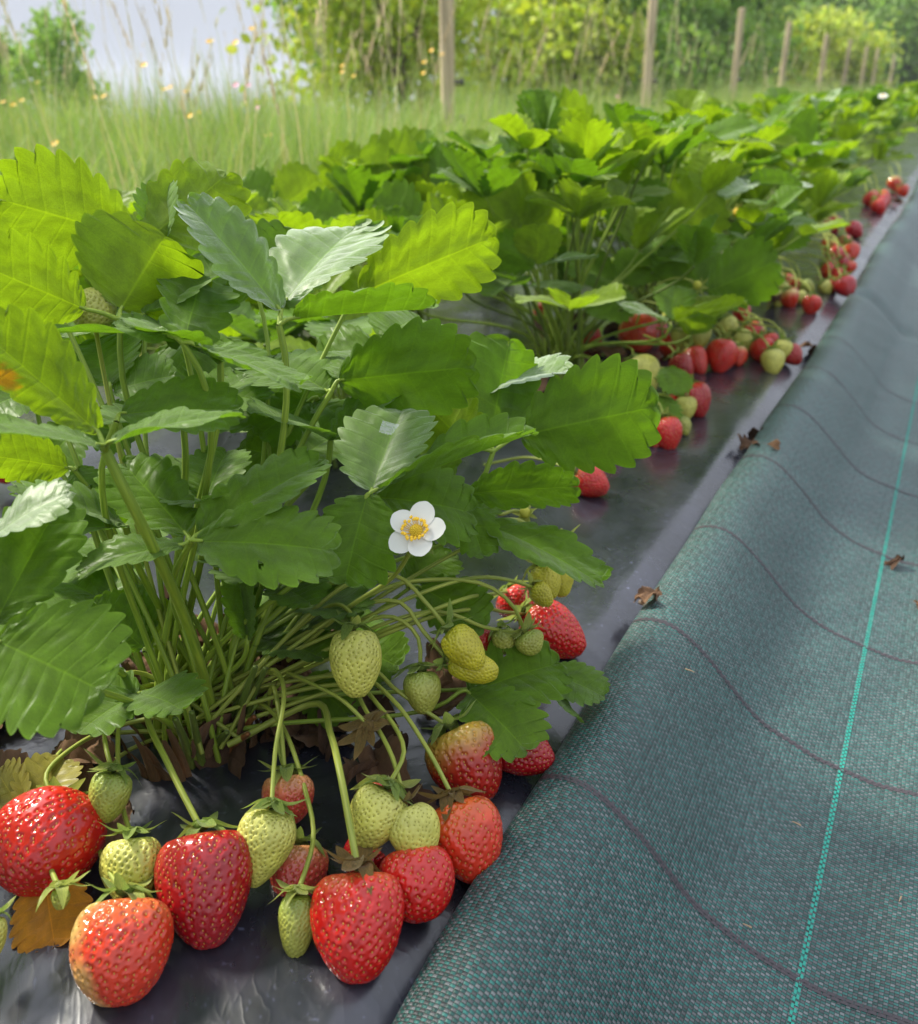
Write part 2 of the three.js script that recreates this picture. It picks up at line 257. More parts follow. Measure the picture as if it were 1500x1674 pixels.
// place a unit leaflet from base to tip with the given upper-face direction
function placeLeaflet(g, m, parent, base, tip, normal, widthScale = 1, name = 'leaflet', label) {
  const y = tip.clone().sub(base), L = y.length(); y.normalize();
  const z = normal.clone().addScaledVector(y, -normal.dot(y)).normalize(), x = y.clone().cross(z);
  const o = part(name, g, m, parent, label);
  o.matrix.makeBasis(x.multiplyScalar(L * widthScale), y.multiplyScalar(L), z.multiplyScalar(L)).setPosition(base); o.matrix.decompose(o.position, o.quaternion, o.scale);
  return o;
}
let leafSeed = 100;
function stalkCurve(from, to, arrive, bow = 0.35) { const d = from.distanceTo(to); const a = from.clone().add(V((to.x - from.x) * 0.12, d * bow, (to.z - from.z) * 0.12)), b = to.clone().addScaledVector(arrive, -d * 0.22); return new THREE.CubicBezierCurve3(from, a, b, to).getPoints(8); }

// ---- the near plant, surveyed leaf by leaf: [base x,y,depth, tip x,y,depth, width, upper face (right, up, towards), fold, curl, material, extra]
const CROWN = V(-0.372, 0.006, -0.352);
const nearPlant = thing('strawberry_plant', 'large strawberry plant in front, with white flower and tall serrated leaves', 'strawberry plant');
{
  const cr = rng(3);
  const LEAVES = [
    { j: [456, 532, .515], b: [[458, 508, .52, 312, 312, .50, 120, .3, .62, .7, .16, .12, 'grey'], [463, 496, .525, 575, 338, .575, 165, -.12, .72, .66, .12, .16, 'grey'], [480, 520, .515, 710, 492, .50, 125, .04, 1, .12, .62, .05, 'mid', { droop: 0.2 }]], r: 2.4 },
    { j: [575, 490, .60], b: [[590, 478, .60, 806, 384, .62, 130, -.2, .45, -.85, .15, .05, 'youngBacklit']], r: 1.8 },
    { j: [542, 640, .57], b: [[552, 622, .57, 778, 596, .56, 140, 0, .35, -.95, .14, .08, 'mid'], [536, 640, .575, 425, 560, .60, 150, .15, .75, .6, .1, .25, 'mid'], [556, 620, .575, 612, 545, .63, 110, 0, .8, .5, .1, .25, 'mid']], r: 2.2 },
    { j: [806, 738, .615], b: [[800, 722, .62, 828, 556, .64, 165, -.35, .3, -.9, .32, .06, 'mid'], [850, 712, .62, 1070, 662, .625, 165, 0, .28, -.97, .06, .06, 'mid'], [770, 640, .655, 922, 578, .63, 130, .1, .92, .5, .12, .2, 'grey'], [770, 735, .60, 680, 640, .63, 130, .1, .3, -.95, .1, .1, 'youngBacklit']], r: 2.2 },
    { j: [596, 815, .53], b: [[606, 805, .53, 652, 658, .555, 150, -.25, .42, .85, .22, .12, 'grey'], [616, 800, .53, 870, 694, .535, 112, 0, 1, .2, .55, .05, 'mid'], [600, 808, .53, 560, 945, .50, 128, .05, .5, .9, .12, .22, 'mid'], [612, 812, .545, 785, 822, .56, 130, .0, .55, .85, .1, .2, 'mid']], r: 2.0 },
    { j: [312, 888, .465], b: [[320, 884, .46, 550, 880, .455, 165, -.05, .72, .68, .1, .14, 'mid', { hole: 1 }], [326, 872, .47, 520, 735, .50, 120, -.35, .55, .75, .3, .12, 'mid'], [306, 875, .475, 195, 742, .50, 115, .35, .4, .85, .14, .1, 'mid'], [300, 890, .46, 118, 906, .445, 82, 0, .85, .5, .15, .22, 'mid']], r: 2.0 },
    { j: [172, 738, .415], b: [[160, 705, .42, -25, 535, .42, 150, .4, .42, -.82, .2, .05, 'youngBacklit', { old: 1 }], [180, 722, .40, 388, 655, .42, 115, 0, .97, .3, .2, .12, 'mid'], [165, 728, .40, -25, 682, .375, 125, 0, .94, .36, .1, .1, 'mid']], r: 3.2 },
    { j: [-14, 1050, .405], b: [[-8, 1046, .40, 162, 1120, .385, 215, .05, .55, .85, .06, .14, 'mid', { nearleaf: 1 }], [-10, 1020, .425, 100, 812, .45, 125, .35, .3, .9, .1, .05, 'mid', { ragged: 0.05 }], [-30, 1030, .41, -160, 940, .4, 120, 0, .8, .6, .1, .1, 'mid']], r: 2.0 },
    { j: [-30, 900, .42], b: [[-24, 885, .42, 98, 785, .42, 100, -.1, .78, .62, .1, .2, 'grey']], r: 2.0 },
    { j: [298, 560, .46], b: [[275, 548, .46, 55, 525, .45, 85, 0, .97, .28, .12, .1, 'mid'], [322, 565, .46, 497, 608, .435, 90, 0, .97, .28, .15, .12, 'mid'], [300, 560, .47, 330, 440, .54, 110, -.2, .5, -.85, .1, .1, 'mid']], r: 2.0 },
    { j: [190, 690, .455], b: [[197, 676, .46, 392, 655, .465, 105, 0, .6, .8, .14, .12, 'mid']], r: 2.0 },
    { j: [228, 402, .52], b: [[216, 388, .52, -5, 322, .50, 165, .1, .35, -.95, .06, .06, 'youngBacklit'], [232, 398, .525, 372, 288, .57, 130, 0, .3, -.92, .15, .05, 'youngBacklit'], [262, 412, .54, 266, 298, .55, 88, .05, .15, 1, .85, .1, 'mid']], r: 1.9 },
    { j: [196, 524, .49], b: [[197, 506, .495, 268, 385, .50, 235, -.2, .5, -.8, .42, .1, 'youngBacklit'], [138, 505, .48, -45, 425, .46, 135, .1, .28, -.97, .05, .05, 'youngBacklit'], [235, 515, .50, 370, 428, .52, 105, 0, .8, .4, .2, .1, 'mid']], r: 2.0 },
    { j: [60, 440, .55], b: [[56, 436, .55, -25, 372, .55, 75, 0, .5, -.8, .2, .1, 'youngBacklit'], [66, 436, .55, 120, 400, .58, 60, 0, .5, .8, .2, .1, 'mid']], r: 1.8 },
    { j: [236, 1066, .555], b: [[234, 1060, .555, 150, 982, .55, 75, 0, .35, 1, .15, .1, 'mid'], [238, 1056, .56, 212, 958, .56, 62, 0, .3, 1, .2, .1, 'mid'], [243, 1058, .56, 288, 985, .57, 60, 0, .3, 1, .2, .1, 'youngBacklit']], r: 1.6 },
    { j: [404, 1052, .565], b: [[404, 1044, .565, 386, 918, .55, 78, .1, .15, 1, .95, .05, 'mid'], [408, 1044, .57, 425, 930, .57, 60, -.3, .15, 1, .8, .05, 'mid']], r: 2.0 },
    { j: [742, 812, .60], b: [[764, 806, .60, 948, 788, .58, 84, 0, .5, -.86, .08, .08, 'mid', { ragged: 0.04 }], [755, 815, .60, 792, 900, .57, 70, 0, .7, .7, .1, .2, 'mid']], r: 1.7 },
    { j: [770, 862, .60], b: [[785, 852, .60, 994, 928, .56, 105, .1, .85, .5, .14, .16, 'mid'], [770, 855, .605, 800, 800, .63, 70, 0, .6, .7, .1, .1, 'mid']], r: 1.7 },
    { j: [668, 962, .60], b: [[684, 958, .605, 792, 1012, .585, 98, .12, .5, .86, .12, .2, 'mid'], [660, 950, .61, 740, 900, .63, 80, 0, .7, .7, .1, .1, 'mid']], r: 1.6 },
    { j: [752, 1130, .575], b: [[766, 1132, .58, 916, 1072, .595, 138, -.1, .8, .62, .1, .1, 'mid', { hole: 2 }], [764, 1130, .575, 864, 1216, .535, 118, .1, .72, .7, .12, .14, 'mid']], r: 1.6 },
    { j: [884, 1100, .61], b: [[893, 1098, .615, 992, 1128, .60, 105, .2, .9, .42, .12, .14, 'mid'], [888, 1104, .61, 944, 1182, .58, 62, -.6, .4, -.7, .2, .1, 'mid', { hole: 2 }]], r: 1.5 },
    { j: [122, 770, .53], b: [[112, 765, .53, -15, 740, .52, 85, 0, .4, -.9, .1, .1, 'youngBacklit'], [125, 765, .54, 160, 815, .53, 60, 0, .7, .6, .1, .2, 'mid']], r: 1.6 },
    { j: [470, 1105, .60], b: [[500, 1110, .61, 570, 1160, .59, 90, 0, .7, .7, .1, .2, 'mid']], r: 1.5 },
    { j: [520, 650, .62], b: [[515, 655, .62, 610, 700, .60, 90, 0, .8, .6, .1, .2, 'mid'], [505, 655, .62, 420, 700, .6, 100, .1, .6, .7, .1, .2, 'mid']], r: 1.7 },
    { j: [690, 700, .66], b: [[690, 692, .66, 640, 600, .68, 120, 0, .4, -.9, .1, .1, 'mid'], [700, 700, .66, 770, 690, .64, 110, 0, .6, -.8, .1, .1, 'mid']], r: 1.7 },
    { j: [90, 560, .56], b: [[90, 555, .56, 180, 480, .60, 120, 0, .6, .7, .1, .2, 'mid'], [85, 560, .56, -30, 580, .54, 110, 0, .6, .7, .1, .2, 'mid']], r: 1.8 },
    { j: [180, 640, .56], b: [[180, 630, .56, 150, 540, .58, 120, 0, .5, .8, .1, .2, 'mid'], [185, 640, .56, 280, 600, .56, 110, 0, .6, .7, .1, .2, 'mid']], r: 1.8 },
    { j: [430, 700, .62], b: [[430, 690, .62, 330, 640, .64, 120, 0, .5, .8, .1, .2, 'mid'], [440, 690, .63, 470, 590, .66, 120, 0, .4, -.9, .1, .2, 'mid']], r: 1.8 },
    { j: [330, 640, .60], b: [[325, 635, .60, 245, 560, .62, 130, 0, .6, .7, .1, .2, 'mid'], [335, 635, .60, 395, 545, .62, 130, 0, .5, .8, .1, .2, 'mid'], [335, 645, .59, 430, 640, .58, 110, 0, .8, .5, .1, .2, 'mid']], r: 1.8 },
    { j: [490, 760, .62], b: [[490, 750, .62, 560, 690, .66, 130, 0, .5, .8, .1, .2, 'mid'], [480, 755, .62, 390, 720, .62, 120, 0, .6, .7, .1, .2, 'mid']], r: 1.7 },
    { j: [250, 470, .60], b: [[255, 465, .60, 330, 400, .63, 130, 0, .5, -.8, .1, .2, 'mid'], [245, 465, .60, 160, 440, .62, 110, 0, .6, .7, .1, .2, 'mid']], r: 1.8 },
    { j: [420, 480, .62], b: [[415, 470, .62, 340, 400, .64, 140, 0, .4, -.9, .1, .2, 'mid'], [425, 470, .62, 480, 400, .66, 130, 0, .4, -.9, .1, .2, 'mid']], r: 1.8 },
    { j: [620, 560, .66], b: [[610, 560, .66, 520, 590, .66, 120, 0, .6, .8, .1, .2, 'mid'], [630, 550, .66, 690, 500, .70, 120, 0, .5, .8, .1, .2, 'mid']], r: 1.8 },
    { j: [640, 760, .64], b: [[640, 750, .64, 580, 690, .66, 110, 0, .5, -.8, .1, .2, 'mid'], [650, 755, .64, 735, 770, .62, 110, 0, .6, .8, .1, .2, 'mid']], r: 1.6 },
    { j: [60, 640, .58], b: [[60, 630, .58, 130, 570, .62, 120, 0, .5, -.8, .1, .2, 'mid'], [50, 640, .58, -30, 660, .56, 110, 0, .6, .7, .1, .2, 'mid']], r: 1.7 },
    { j: [130, 700, .60], b: [[135, 695, .60, 220, 700, .60, 110, 0, .6, .7, .1, .2, 'mid'], [125, 700, .60, 60, 760, .58, 110, 0, .5, .8, .1, .2, 'mid']], r: 1.7 },
    { j: [560, 1060, .66], b: [[570, 1055, .66, 650, 1080, .64, 100, 0, .6, .7, .1, .2, 'mid'], [565, 1050, .66, 620, 1000, .68, 90, 0, .6, .7, .1, .2, 'mid']], r: 1.4 },
    { j: [250, 820, .60], b: [[250, 815, .6, 330, 750, .64, 110, 0, .4, .9, .1, .2, 'mid'], [240, 815, .6, 120, 820, .58, 100, 0, .5, -.8, .1, .2, 'mid']], r: 1.8 },
  ];
  for (const L of LEAVES) {
    const j = at(...L.j, 0.02), spread = V(CROWN.x + (cr() - 0.5) * 0.07, 0.0, CROWN.z + (cr() - 0.5) * 0.06), first = at(L.b[0][3], L.b[0][4], L.b[0][5]).sub(j).normalize();
    const d = j.distanceTo(spread), low = j.y < 0.09;
    const leaf = part('leaf', tube(stalkCurve(spread, j, first.multiplyScalar(0.5).add(V(0, 0.6, 0)).normalize(), low ? 0.25 : 0.4), L.r * 0.00105, L.r * 0.0008, 18, 9), STEM.petiole, nearPlant);
    for (const e of L.b) {
      const [bx, by, bd, tx, ty, td, w, nr, nu, nc, fold, curl, mat, x = {}] = e;
      const base = at(bx, by, bd, 0.012), tip = at(tx, ty, td, 0.006), len = base.distanceTo(tip), wm = 1.17 * w * (bd + td) / 2 / FOCAL;
      const g = leafletGeo({ w: wm / len * 0.98, fold, curl, droop: x.droop ?? 0, ragged: x.ragged ?? 0, seed: leafSeed++, ruff: 0.06, pleat: 0.0035, per: 9, cols: 9, tooth: 0.09 * clamp(wm / len, 0.6, 1.0), hole: x.hole });
      const o = placeLeaflet(g, LEAF[mat], leaf, base, tip, facing(nr, nu, nc), 1);
      if (x.old) { // its rust spot
        const c = [], p = g.attributes.position; for (let i = 0; i < p.count; i++) { const d = Math.hypot(p.getX(i) - 0.20, p.getY(i) - 0.72) + 0.06 * perlin.noise(p.getX(i) * 22, p.getY(i) * 22, 4), k = sstep(0.115, 0.06, d); c.push(lerp(1, 1.9, k), lerp(1, 0.62, k), 1); }
        g.setAttribute('color', new THREE.Float32BufferAttribute(c, 3)); o.material = LEAF[mat].clone(); o.material.vertexColors = true;
      }
      const stub = j.distanceTo(base); if (stub > 0.003) part('leaflet_stalk', tube([j, j.clone().lerp(base, 0.5).add(V(0, 0.001, 0)), base, base.clone().lerp(tip, 0.05)], 0.0016, 0.0009, 5, 6), STEM.petiole, leaf);
    }
  }
  // crown: short stubby bases of old stalks
  for (let i = 0; i < 16; i++) { const a = cr() * 6.28, r = 0.012 + cr() * 0.03, h = 0.025 + cr() * 0.05, b = V(CROWN.x + Math.cos(a) * r, -0.004, CROWN.z + Math.sin(a) * r); part('stalk_base', tube([b, b.clone().add(V(Math.cos(a) * 0.006, h * 0.5, Math.sin(a) * 0.006)), b.clone().add(V(Math.cos(a) * 0.02, h, Math.sin(a) * 0.02))], 0.0034, 0.0018, 5, 7), cr() < 0.35 ? STEM.red : STEM.dark, nearPlant); }
  const scaleM = new THREE.MeshStandardMaterial({ color: col(0.20, 0.11, 0.055), map: stemTex, roughness: 0.95 });
  for (let i = 0; i < 26; i++) { // brown papery sheaths round the stalk bases
    const a = cr() * 6.28, q = 0.01 + 0.034 * Math.sqrt(cr()), h = 0.022 + 0.03 * cr(), o = part('stipule', gridGeo(4, 6, (u, t) => { const b = (u - 0.5) * 1.9 * (1 - 0.75 * t); return [Math.sin(b) * 0.0062, t * h, Math.cos(b) * 0.0062 + t * t * 0.008]; }), scaleM, nearPlant); o.position.set(CROWN.x + Math.cos(a) * q, -0.002, CROWN.z + Math.sin(a) * q); o.rotation.y = Math.PI / 2 - a + 0.5 * (cr() - 0.5);
  }
  for (let i = 0; i < 11; i++) { // low leaves close to the crown
    const a = 0.6 + i * 2.1 + cr(), q = 0.05 + 0.06 * cr(), j = V(CROWN.x + Math.cos(a) * q, 0.035 + 0.07 * cr(), CROWN.z + Math.sin(a) * q * 0.9); if ((j.x - CROWN.x) * -HEADING.x + (j.z - CROWN.z) * -HEADING.z > 0.05) continue;
    const leaf = part('leaf', tube(stalkCurve(V(CROWN.x + (cr() - 0.5) * 0.04, 0, CROWN.z + (cr() - 0.5) * 0.04), j, V(Math.cos(a), 0.5, Math.sin(a)).normalize(), 0.4), 0.0019, 0.0014, 10, 7), STEM.petiole, nearPlant);
    for (const k of [0, -1.2, 1.2]) { const e = 0.1 + 0.4 * cr(), d = V(Math.cos(a + k) * Math.cos(e), Math.sin(e), Math.sin(a + k) * Math.cos(e)); placeLeaflet(leafletGeo({ w: 0.82, seed: leafSeed++, per: 5, cols: 6, curl: 0.2, fold: 0.2 }), LEAF.mid, leaf, j, j.clone().addScaledVector(d, 0.042 + 0.014 * cr()), V(0, 1, 0).addScaledVector(d, -0.3)); }
  }
  // extra upright petioles between crown and canopy
  for (const [x, y, d] of [[360, 590, .5], [335, 820, .53], [300, 700, .52], [205, 860, .5], [430, 940, .56], [455, 960, .58], [140, 820, .58], [540, 720, .58], [498, 930, .58]]) {
    const t = at(x, y, d), s = V(CROWN.x + (cr() - 0.5) * 0.07, 0, CROWN.z + (cr() - 0.5) * 0.06), leaf = part('leaf', tube(stalkCurve(s, t, V(0, 1, 0), 0.4), 0.0027, 0.0019, 16, 9), STEM.petiole, nearPlant);
    for (let k = 0; k < 2; k++) { const a = cr() * 6.28, tip = t.clone().add(V(Math.cos(a) * 0.045, 0.02 + 0.02 * cr(), Math.sin(a) * 0.045)); placeLeaflet(leafletGeo({ w: 0.8, seed: leafSeed++, per: 5, cols: 6, curl: 0.2 }), LEAF.mid, leaf, t, tip, V(0, 1, 0)); }
  }
}

// ---- other plants of the bed
const farLeaf = []; for (let i = 0; i < 12; i++) { const r = rng(900 + i); farLeaf.push(leafletGeo({ w: 0.78 + 0.16 * r(), fold: 0.1 + 0.35 * r(), curl: -0.1 + 0.4 * r(), seed: 500 + i, ruff: 0.05, pleat: 0.008, per: 5, cols: 5, tooth: 0.08 })); }
const seen = (p) => { const d = p.clone().sub(EYE), z = d.dot(FORWARD); return z > 0 && Math.abs(d.dot(RIGHT) / z) < 0.53 && Math.abs(d.dot(UPV) / z) < 0.59; };
function fillPlant(plant, c, seed, n, far, low = false, aside = false) { // aside: a plant just outside the picture, none of whose leaves reaches into it
  const r = rng(seed);
  for (let i = 0; i < n; i++) {
    const az = (i / n + 0.1 * r()) * Math.PI * 2 * 2.62, el = lerp(0.3, 1.4, Math.pow(r(), 0.8)), len = lerp(0.14, 0.305, Math.sqrt(r())) * (c.x < -0.7 ? 0.82 : 1) * (0.78 + 0.25 * Math.sin(el)) * (low ? 0.7 : 1);
    const dir = V(Math.cos(az) * Math.cos(el), Math.sin(el), Math.sin(az) * Math.cos(el)), j = V(c.x + dir.x * len * 1.05, c.y + 0.01 + dir.y * len, c.z + dir.z * len * 1.05);
    if (j.x > -0.21) j.x = -0.21 - 0.05 * r();
    if (aside && [[0, 0, 0], [0.11, 0, 0], [-0.11, 0, 0], [0, 0, 0.11], [0, 0, -0.11]].some((o) => seen(j.clone().add(V(...o))))) { for (let q = 0; q < 30; q++) r(); continue; }
    const b = V(c.x + (r() - 0.5) * 0.06, c.y, c.z + (r() - 0.5) * 0.06);
    const leaf = part('leaf', tube(stalkCurve(b, j, V(dir.x * 0.6, 0.7, dir.z * 0.6).normalize(), 0.4), 0.0022, 0.0016, far ? 6 : 10, far ? 5 : 7), r() < 0.3 ? STEM.dark : STEM.petiole, plant);
    const kk = r(), tone = kk < 0.62 ? LEAF.youngBacklit : kk < 0.93 ? LEAF.mid : LEAF.grey, size = lerp(0.06, 0.095, r()), up = lerp(0.1, 1.15, r());
    for (const k of [0, -1, 1]) {
      const a = az + k * (1.25 + 0.25 * r()), e = up * (0.8 + 0.5 * r()) - (k ? 0.05 : 0.0), d = V(Math.cos(a) * Math.cos(e), Math.sin(e), Math.sin(a) * Math.cos(e)), s = size * (k ? 0.9 : 1);
      const nrm = V(-Math.cos(a) * Math.sin(e) + (r() - 0.5) * 0.5, Math.cos(e), -Math.sin(a) * Math.sin(e) + (r() - 0.5) * 0.5);
      placeLeaflet(farLeaf[Math.floor(r() * 12)], tone, leaf, j.clone().addScaledVector(d, 0.004), j.clone().addScaledVector(d, s), nrm);
    }
  }
}
const ORD = ['second', 'third', 'fourth', 'fifth', 'sixth', 'seventh', 'eighth', 'ninth', 'tenth', 'eleventh', 'twelfth'];
const plantAt = [];
{
  const rowR = [-0.80, -1.22, -1.58, -1.95, -2.35, -2.8, -3.3, -3.85, -4.4, -5.0], rowL = [-0.62, -0.92, -1.38, -1.82, -2.2, -2.65, -3.15, -3.7, -4.3, -4.9];
  rowR.forEach((z, n0) => { const i = n0 - 1, r = rng(40 + i), c = V(n0 ? -0.46 + 0.05 * (r() - 0.5) : -0.55, 0, z); const p = thing('strawberry_plant', `${ORD[n0]} strawberry plant of the row beside the fabric, counted from the front`, 'strawberry plant', 'strawberry plants of the bed'); fillPlant(p, c, 700 + i, n0 ? (i < 4 ? 42 : 30) : 20, i > 2, !n0); p.userData.crown = c; if (n0) plantAt.push(p); else delete p.userData.crown; });
  rowL.forEach((z, i) => { const r = rng(60 + i), c = V(i === 0 ? -1.0 : -0.82 + 0.06 * (r() - 0.5), 0, z); const p = thing('strawberry_plant', `${['first', ...ORD][i]} strawberry plant of the row beside the meadow, counted from the front`, 'strawberry plant', 'strawberry plants of the bed'); fillPlant(p, c, 800 + i, i === 0 ? 9 : i < 4 ? 38 : 28, i > 2, i === 0); p.userData.crown = c; plantAt.push(p); });
  for (const [x, z, sd, lb] of [[-0.50, 0.02, 71, 'strawberry plant left of the picture in the row beside the fabric'], [-0.86, -0.16, 72, 'strawberry plant left of the picture in the row beside the meadow']]) { const p = thing('strawberry_plant', lb, 'strawberry plant', 'strawberry plants of the bed'); fillPlant(p, V(x, 0, z), sd, 40, false, false, true); }
  let n = 0; const r = rng(91); for (let z = -5.7; z > -13; z -= 0.62) for (const x of [-0.46, -0.88]) { n++; const p = thing('strawberry_plant', 'small distant strawberry plant where the bed runs out of view', 'strawberry plant', 'strawberry plants at the far end of the bed'); fillPlant(p, V(x + 0.08 * (r() - 0.5), 0, z + 0.2 * (r() - 0.5)), 2000 + n, 18, true); }
}

{ // leaves of the further plants that can be told apart, surveyed like those of the near one: plant number, junction, leaflets
  const S = [
    [0, [1152, 484, 1.25], [[1156, 478, 1.25, 1268, 425, 1.25, 100, 0, .4, -.9, .1, 'mid'], [1150, 478, 1.26, 1102, 395, 1.28, 95, 0, .35, -.9, .1, 'mid']]],
    [0, [1098, 532, 1.16], [[1104, 526, 1.15, 1218, 488, 1.12, 70, 0, .85, .2, .45, 'youngBacklit'], [1090, 526, 1.18, 1012, 488, 1.2, 46, 0, .9, .4, .1, 'grey'], [1098, 524, 1.18, 1105, 462, 1.22, 60, 0, .5, .8, .2, 'mid']]],
    [0, [1072, 402, 1.34], [[1076, 396, 1.34, 1172, 318, 1.34, 105, 0, .3, -.95, .08, 'youngBacklit'], [1070, 396, 1.34, 1025, 308, 1.35, 100, 0, .3, -.95, .1, 'mid'], [1076, 404, 1.32, 1140, 410, 1.28, 60, 0, .9, .3, .2, 'grey']]],
    [0, [850, 386, 1.15], [[851, 378, 1.15, 850, 266, 1.15, 64, -.3, .2, -1, .5, 'youngBacklit'], [846, 380, 1.15, 770, 310, 1.15, 90, 0, .3, -.95, .1, 'youngBacklit'], [856, 378, 1.15, 910, 335, 1.17, 70, 0, .5, -.8, .2, 'youngBacklit']]],
    [0, [878, 440, 1.1], [[878, 432, 1.1, 880, 366, 1.08, 72, 0, .4, -.9, .2, 'youngBacklit'], [874, 434, 1.1, 806, 400, 1.1, 62, 0, .5, -.8, .2, 'mid'], [884, 432, 1.1, 976, 414, 1.08, 46, 0, .95, .3, .2, 'grey']]],
    [0, [968, 356, 1.4], [[964, 350, 1.4, 925, 290, 1.4, 66, 0, .4, -.9, .3, 'youngBacklit'], [972, 350, 1.4, 1042, 296, 1.42, 80, 0, .9, .5, .1, 'grey'], [966, 350, 1.38, 985, 320, 1.36, 60, 0, .4, -.9, .2, 'youngBacklit']]],
    [0, [1010, 470, 1.3], [[1005, 462, 1.3, 930, 420, 1.3, 80, 0, .6, .8, .1, 'mid'], [1015, 462, 1.3, 1060, 420, 1.3, 80, 0, .6, .8, .1, 'mid'], [1012, 468, 1.28, 990, 520, 1.24, 70, 0, .6, .8, .1, 'mid']]],
    [1, [980, 258, 1.6], [[976, 254, 1.6, 882, 184, 1.6, 112, 0, .3, -.95, .08, 'youngBacklit'], [985, 250, 1.6, 1070, 176, 1.66, 90, 0, .85, .55, .1, 'grey'], [988, 254, 1.58, 1050, 225, 1.52, 66, 0, .5, -.8, .3, 'mid']]],
    [10, [700, 328, 1.4], [[696, 322, 1.4, 588, 258, 1.4, 118, 0, .3, -.95, .1, 'youngBacklit'], [704, 318, 1.4, 722, 236, 1.42, 80, 0, .3, -.95, .1, 'mid'], [694, 316, 1.42, 640, 226, 1.46, 84, 0, .3, -.95, .1, 'youngBacklit']]],
    [10, [690, 394, 1.22], [[694, 386, 1.22, 768, 334, 1.22, 98, 0, .3, -.95, .1, 'youngBacklit'], [686, 386, 1.22, 612, 326, 1.24, 96, 0, .3, -.95, .1, 'mid'], [692, 394, 1.2, 740, 420, 1.15, 76, 0, .8, .5, .1, 'mid']]],
    [10, [600, 310, 1.5], [[596, 304, 1.5, 538, 252, 1.5, 78, 0, .4, -.9, .1, 'youngBacklit'], [604, 304, 1.5, 650, 270, 1.5, 70, 0, .5, -.8, .1, 'mid']]],
    [10, [560, 400, 1.15], [[556, 395, 1.15, 490, 340, 1.17, 90, 0, .3, -.95, .1, 'mid'], [566, 395, 1.15, 640, 380, 1.13, 80, 0, .5, -.8, .1, 'youngBacklit']]],
    [10, [450, 350, 1.3], [[446, 345, 1.3, 395, 300, 1.32, 80, 0, .4, -.9, .1, 'mid'], [455, 342, 1.3, 520, 295, 1.32, 84, 0, .4, -.9, .1, 'youngBacklit']]],
    [0, [1090, 640, 1.12], [[1086, 645, 1.12, 1072, 690, 1.08, 66, 0, .6, .8, .1, 'mid'], [1092, 600, 1.14, 1110, 640, 1.1, 50, 0, .6, .8, .1, 'mid']]],
    [2, [1330, 235, 2.1], [[1332, 232, 2.1, 1388, 258, 2.0, 52, 0, .8, .6, .1, 'grey'], [1326, 232, 2.1, 1290, 200, 2.1, 70, 0, .4, -.9, .1, 'mid']]],
    [1, [1255, 395, 1.7], [[1260, 392, 1.7, 1318, 360, 1.7, 70, 0, .4, -.9, .1, 'mid'], [1250, 390, 1.7, 1215, 350, 1.72, 66, 0, .4, -.9, .1, 'mid']]],
  ];
  for (const [pi, jn, list] of S) {
    const plant = plantAt[pi], c = plant.userData.crown, j = at(...jn, 0.02), leaf = part('leaf', tube(stalkCurve(c.clone(), j, V(0, 1, 0), 0.4), 0.0022, 0.0016, 12, 7), STEM.petiole, plant);
    for (const [bx, by, bd, tx, ty, td, w, nr, nu, nc, fold, mat] of list) {
      const b = at(bx, by, bd, 0.02), t = at(tx, ty, td, 0.01), wm = 1.15 * w * (bd + td) / 2 / FOCAL, len = b.distanceTo(t);
      placeLeaflet(leafletGeo({ w: wm / len, fold, curl: 0.08, seed: leafSeed++, ruff: 0.06, per: 6, cols: 6, tooth: 0.09 * clamp(wm / len, 0.6, 1.0) }), LEAF[mat], leaf, b, t, facing(nr, nu, nc));
    }
  }
  for (const p of plantAt) delete p.userData.crown;
}

// ---------------------------------------------------------------- strawberries
const FLESH = {
  red: [[0.58, 0.085, 0.03], [0.50, 0.009, 0.006]], deep: [[0.42, 0.02, 0.012], [0.32, 0.004, 0.008]], scarlet: [[0.56, 0.11, 0.03], [0.50, 0.014, 0.008]],
  orange: [[0.56, 0.085, 0.012], [0.54, 0.028, 0.008]], pale: [[0.48, 0.47, 0.11], [0.50, 0.48, 0.085]], green: [[0.24, 0.30, 0.05], [0.31, 0.32, 0.05]], yellow: [[0.40, 0.38, 0.015], [0.42, 0.37, 0.015]],
  pink: [[0.56, 0.24, 0.10], [0.52, 0.06, 0.04]], blush: [[0.34, 0.22, 0.03], [0.36, 0.014, 0.008]], half: [[0.56, 0.42, 0.13], [0.56, 0.032, 0.008]],
};
const fleshMat = new THREE.MeshPhysicalMaterial({ vertexColors: true, roughness: 0.5, clearcoat: 1, clearcoatRoughness: 0.13, specularIntensity: 0.3 });
const greenFleshMat = new THREE.MeshPhysicalMaterial({ vertexColors: true, roughness: 0.52, clearcoat: 0.25, clearcoatRoughness: 0.3 });
const seedMat = { red: new THREE.MeshPhysicalMaterial({ color: col(0.50, 0.24, 0.035), roughness: 0.4 }), pale: new THREE.MeshPhysicalMaterial({ color: col(0.24, 0.22, 0.03), roughness: 0.5 }) };
const SEED = (() => { const g = new THREE.IcosahedronGeometry(1, 1); g.scale(0.62, 0.36, 1); return g; })();
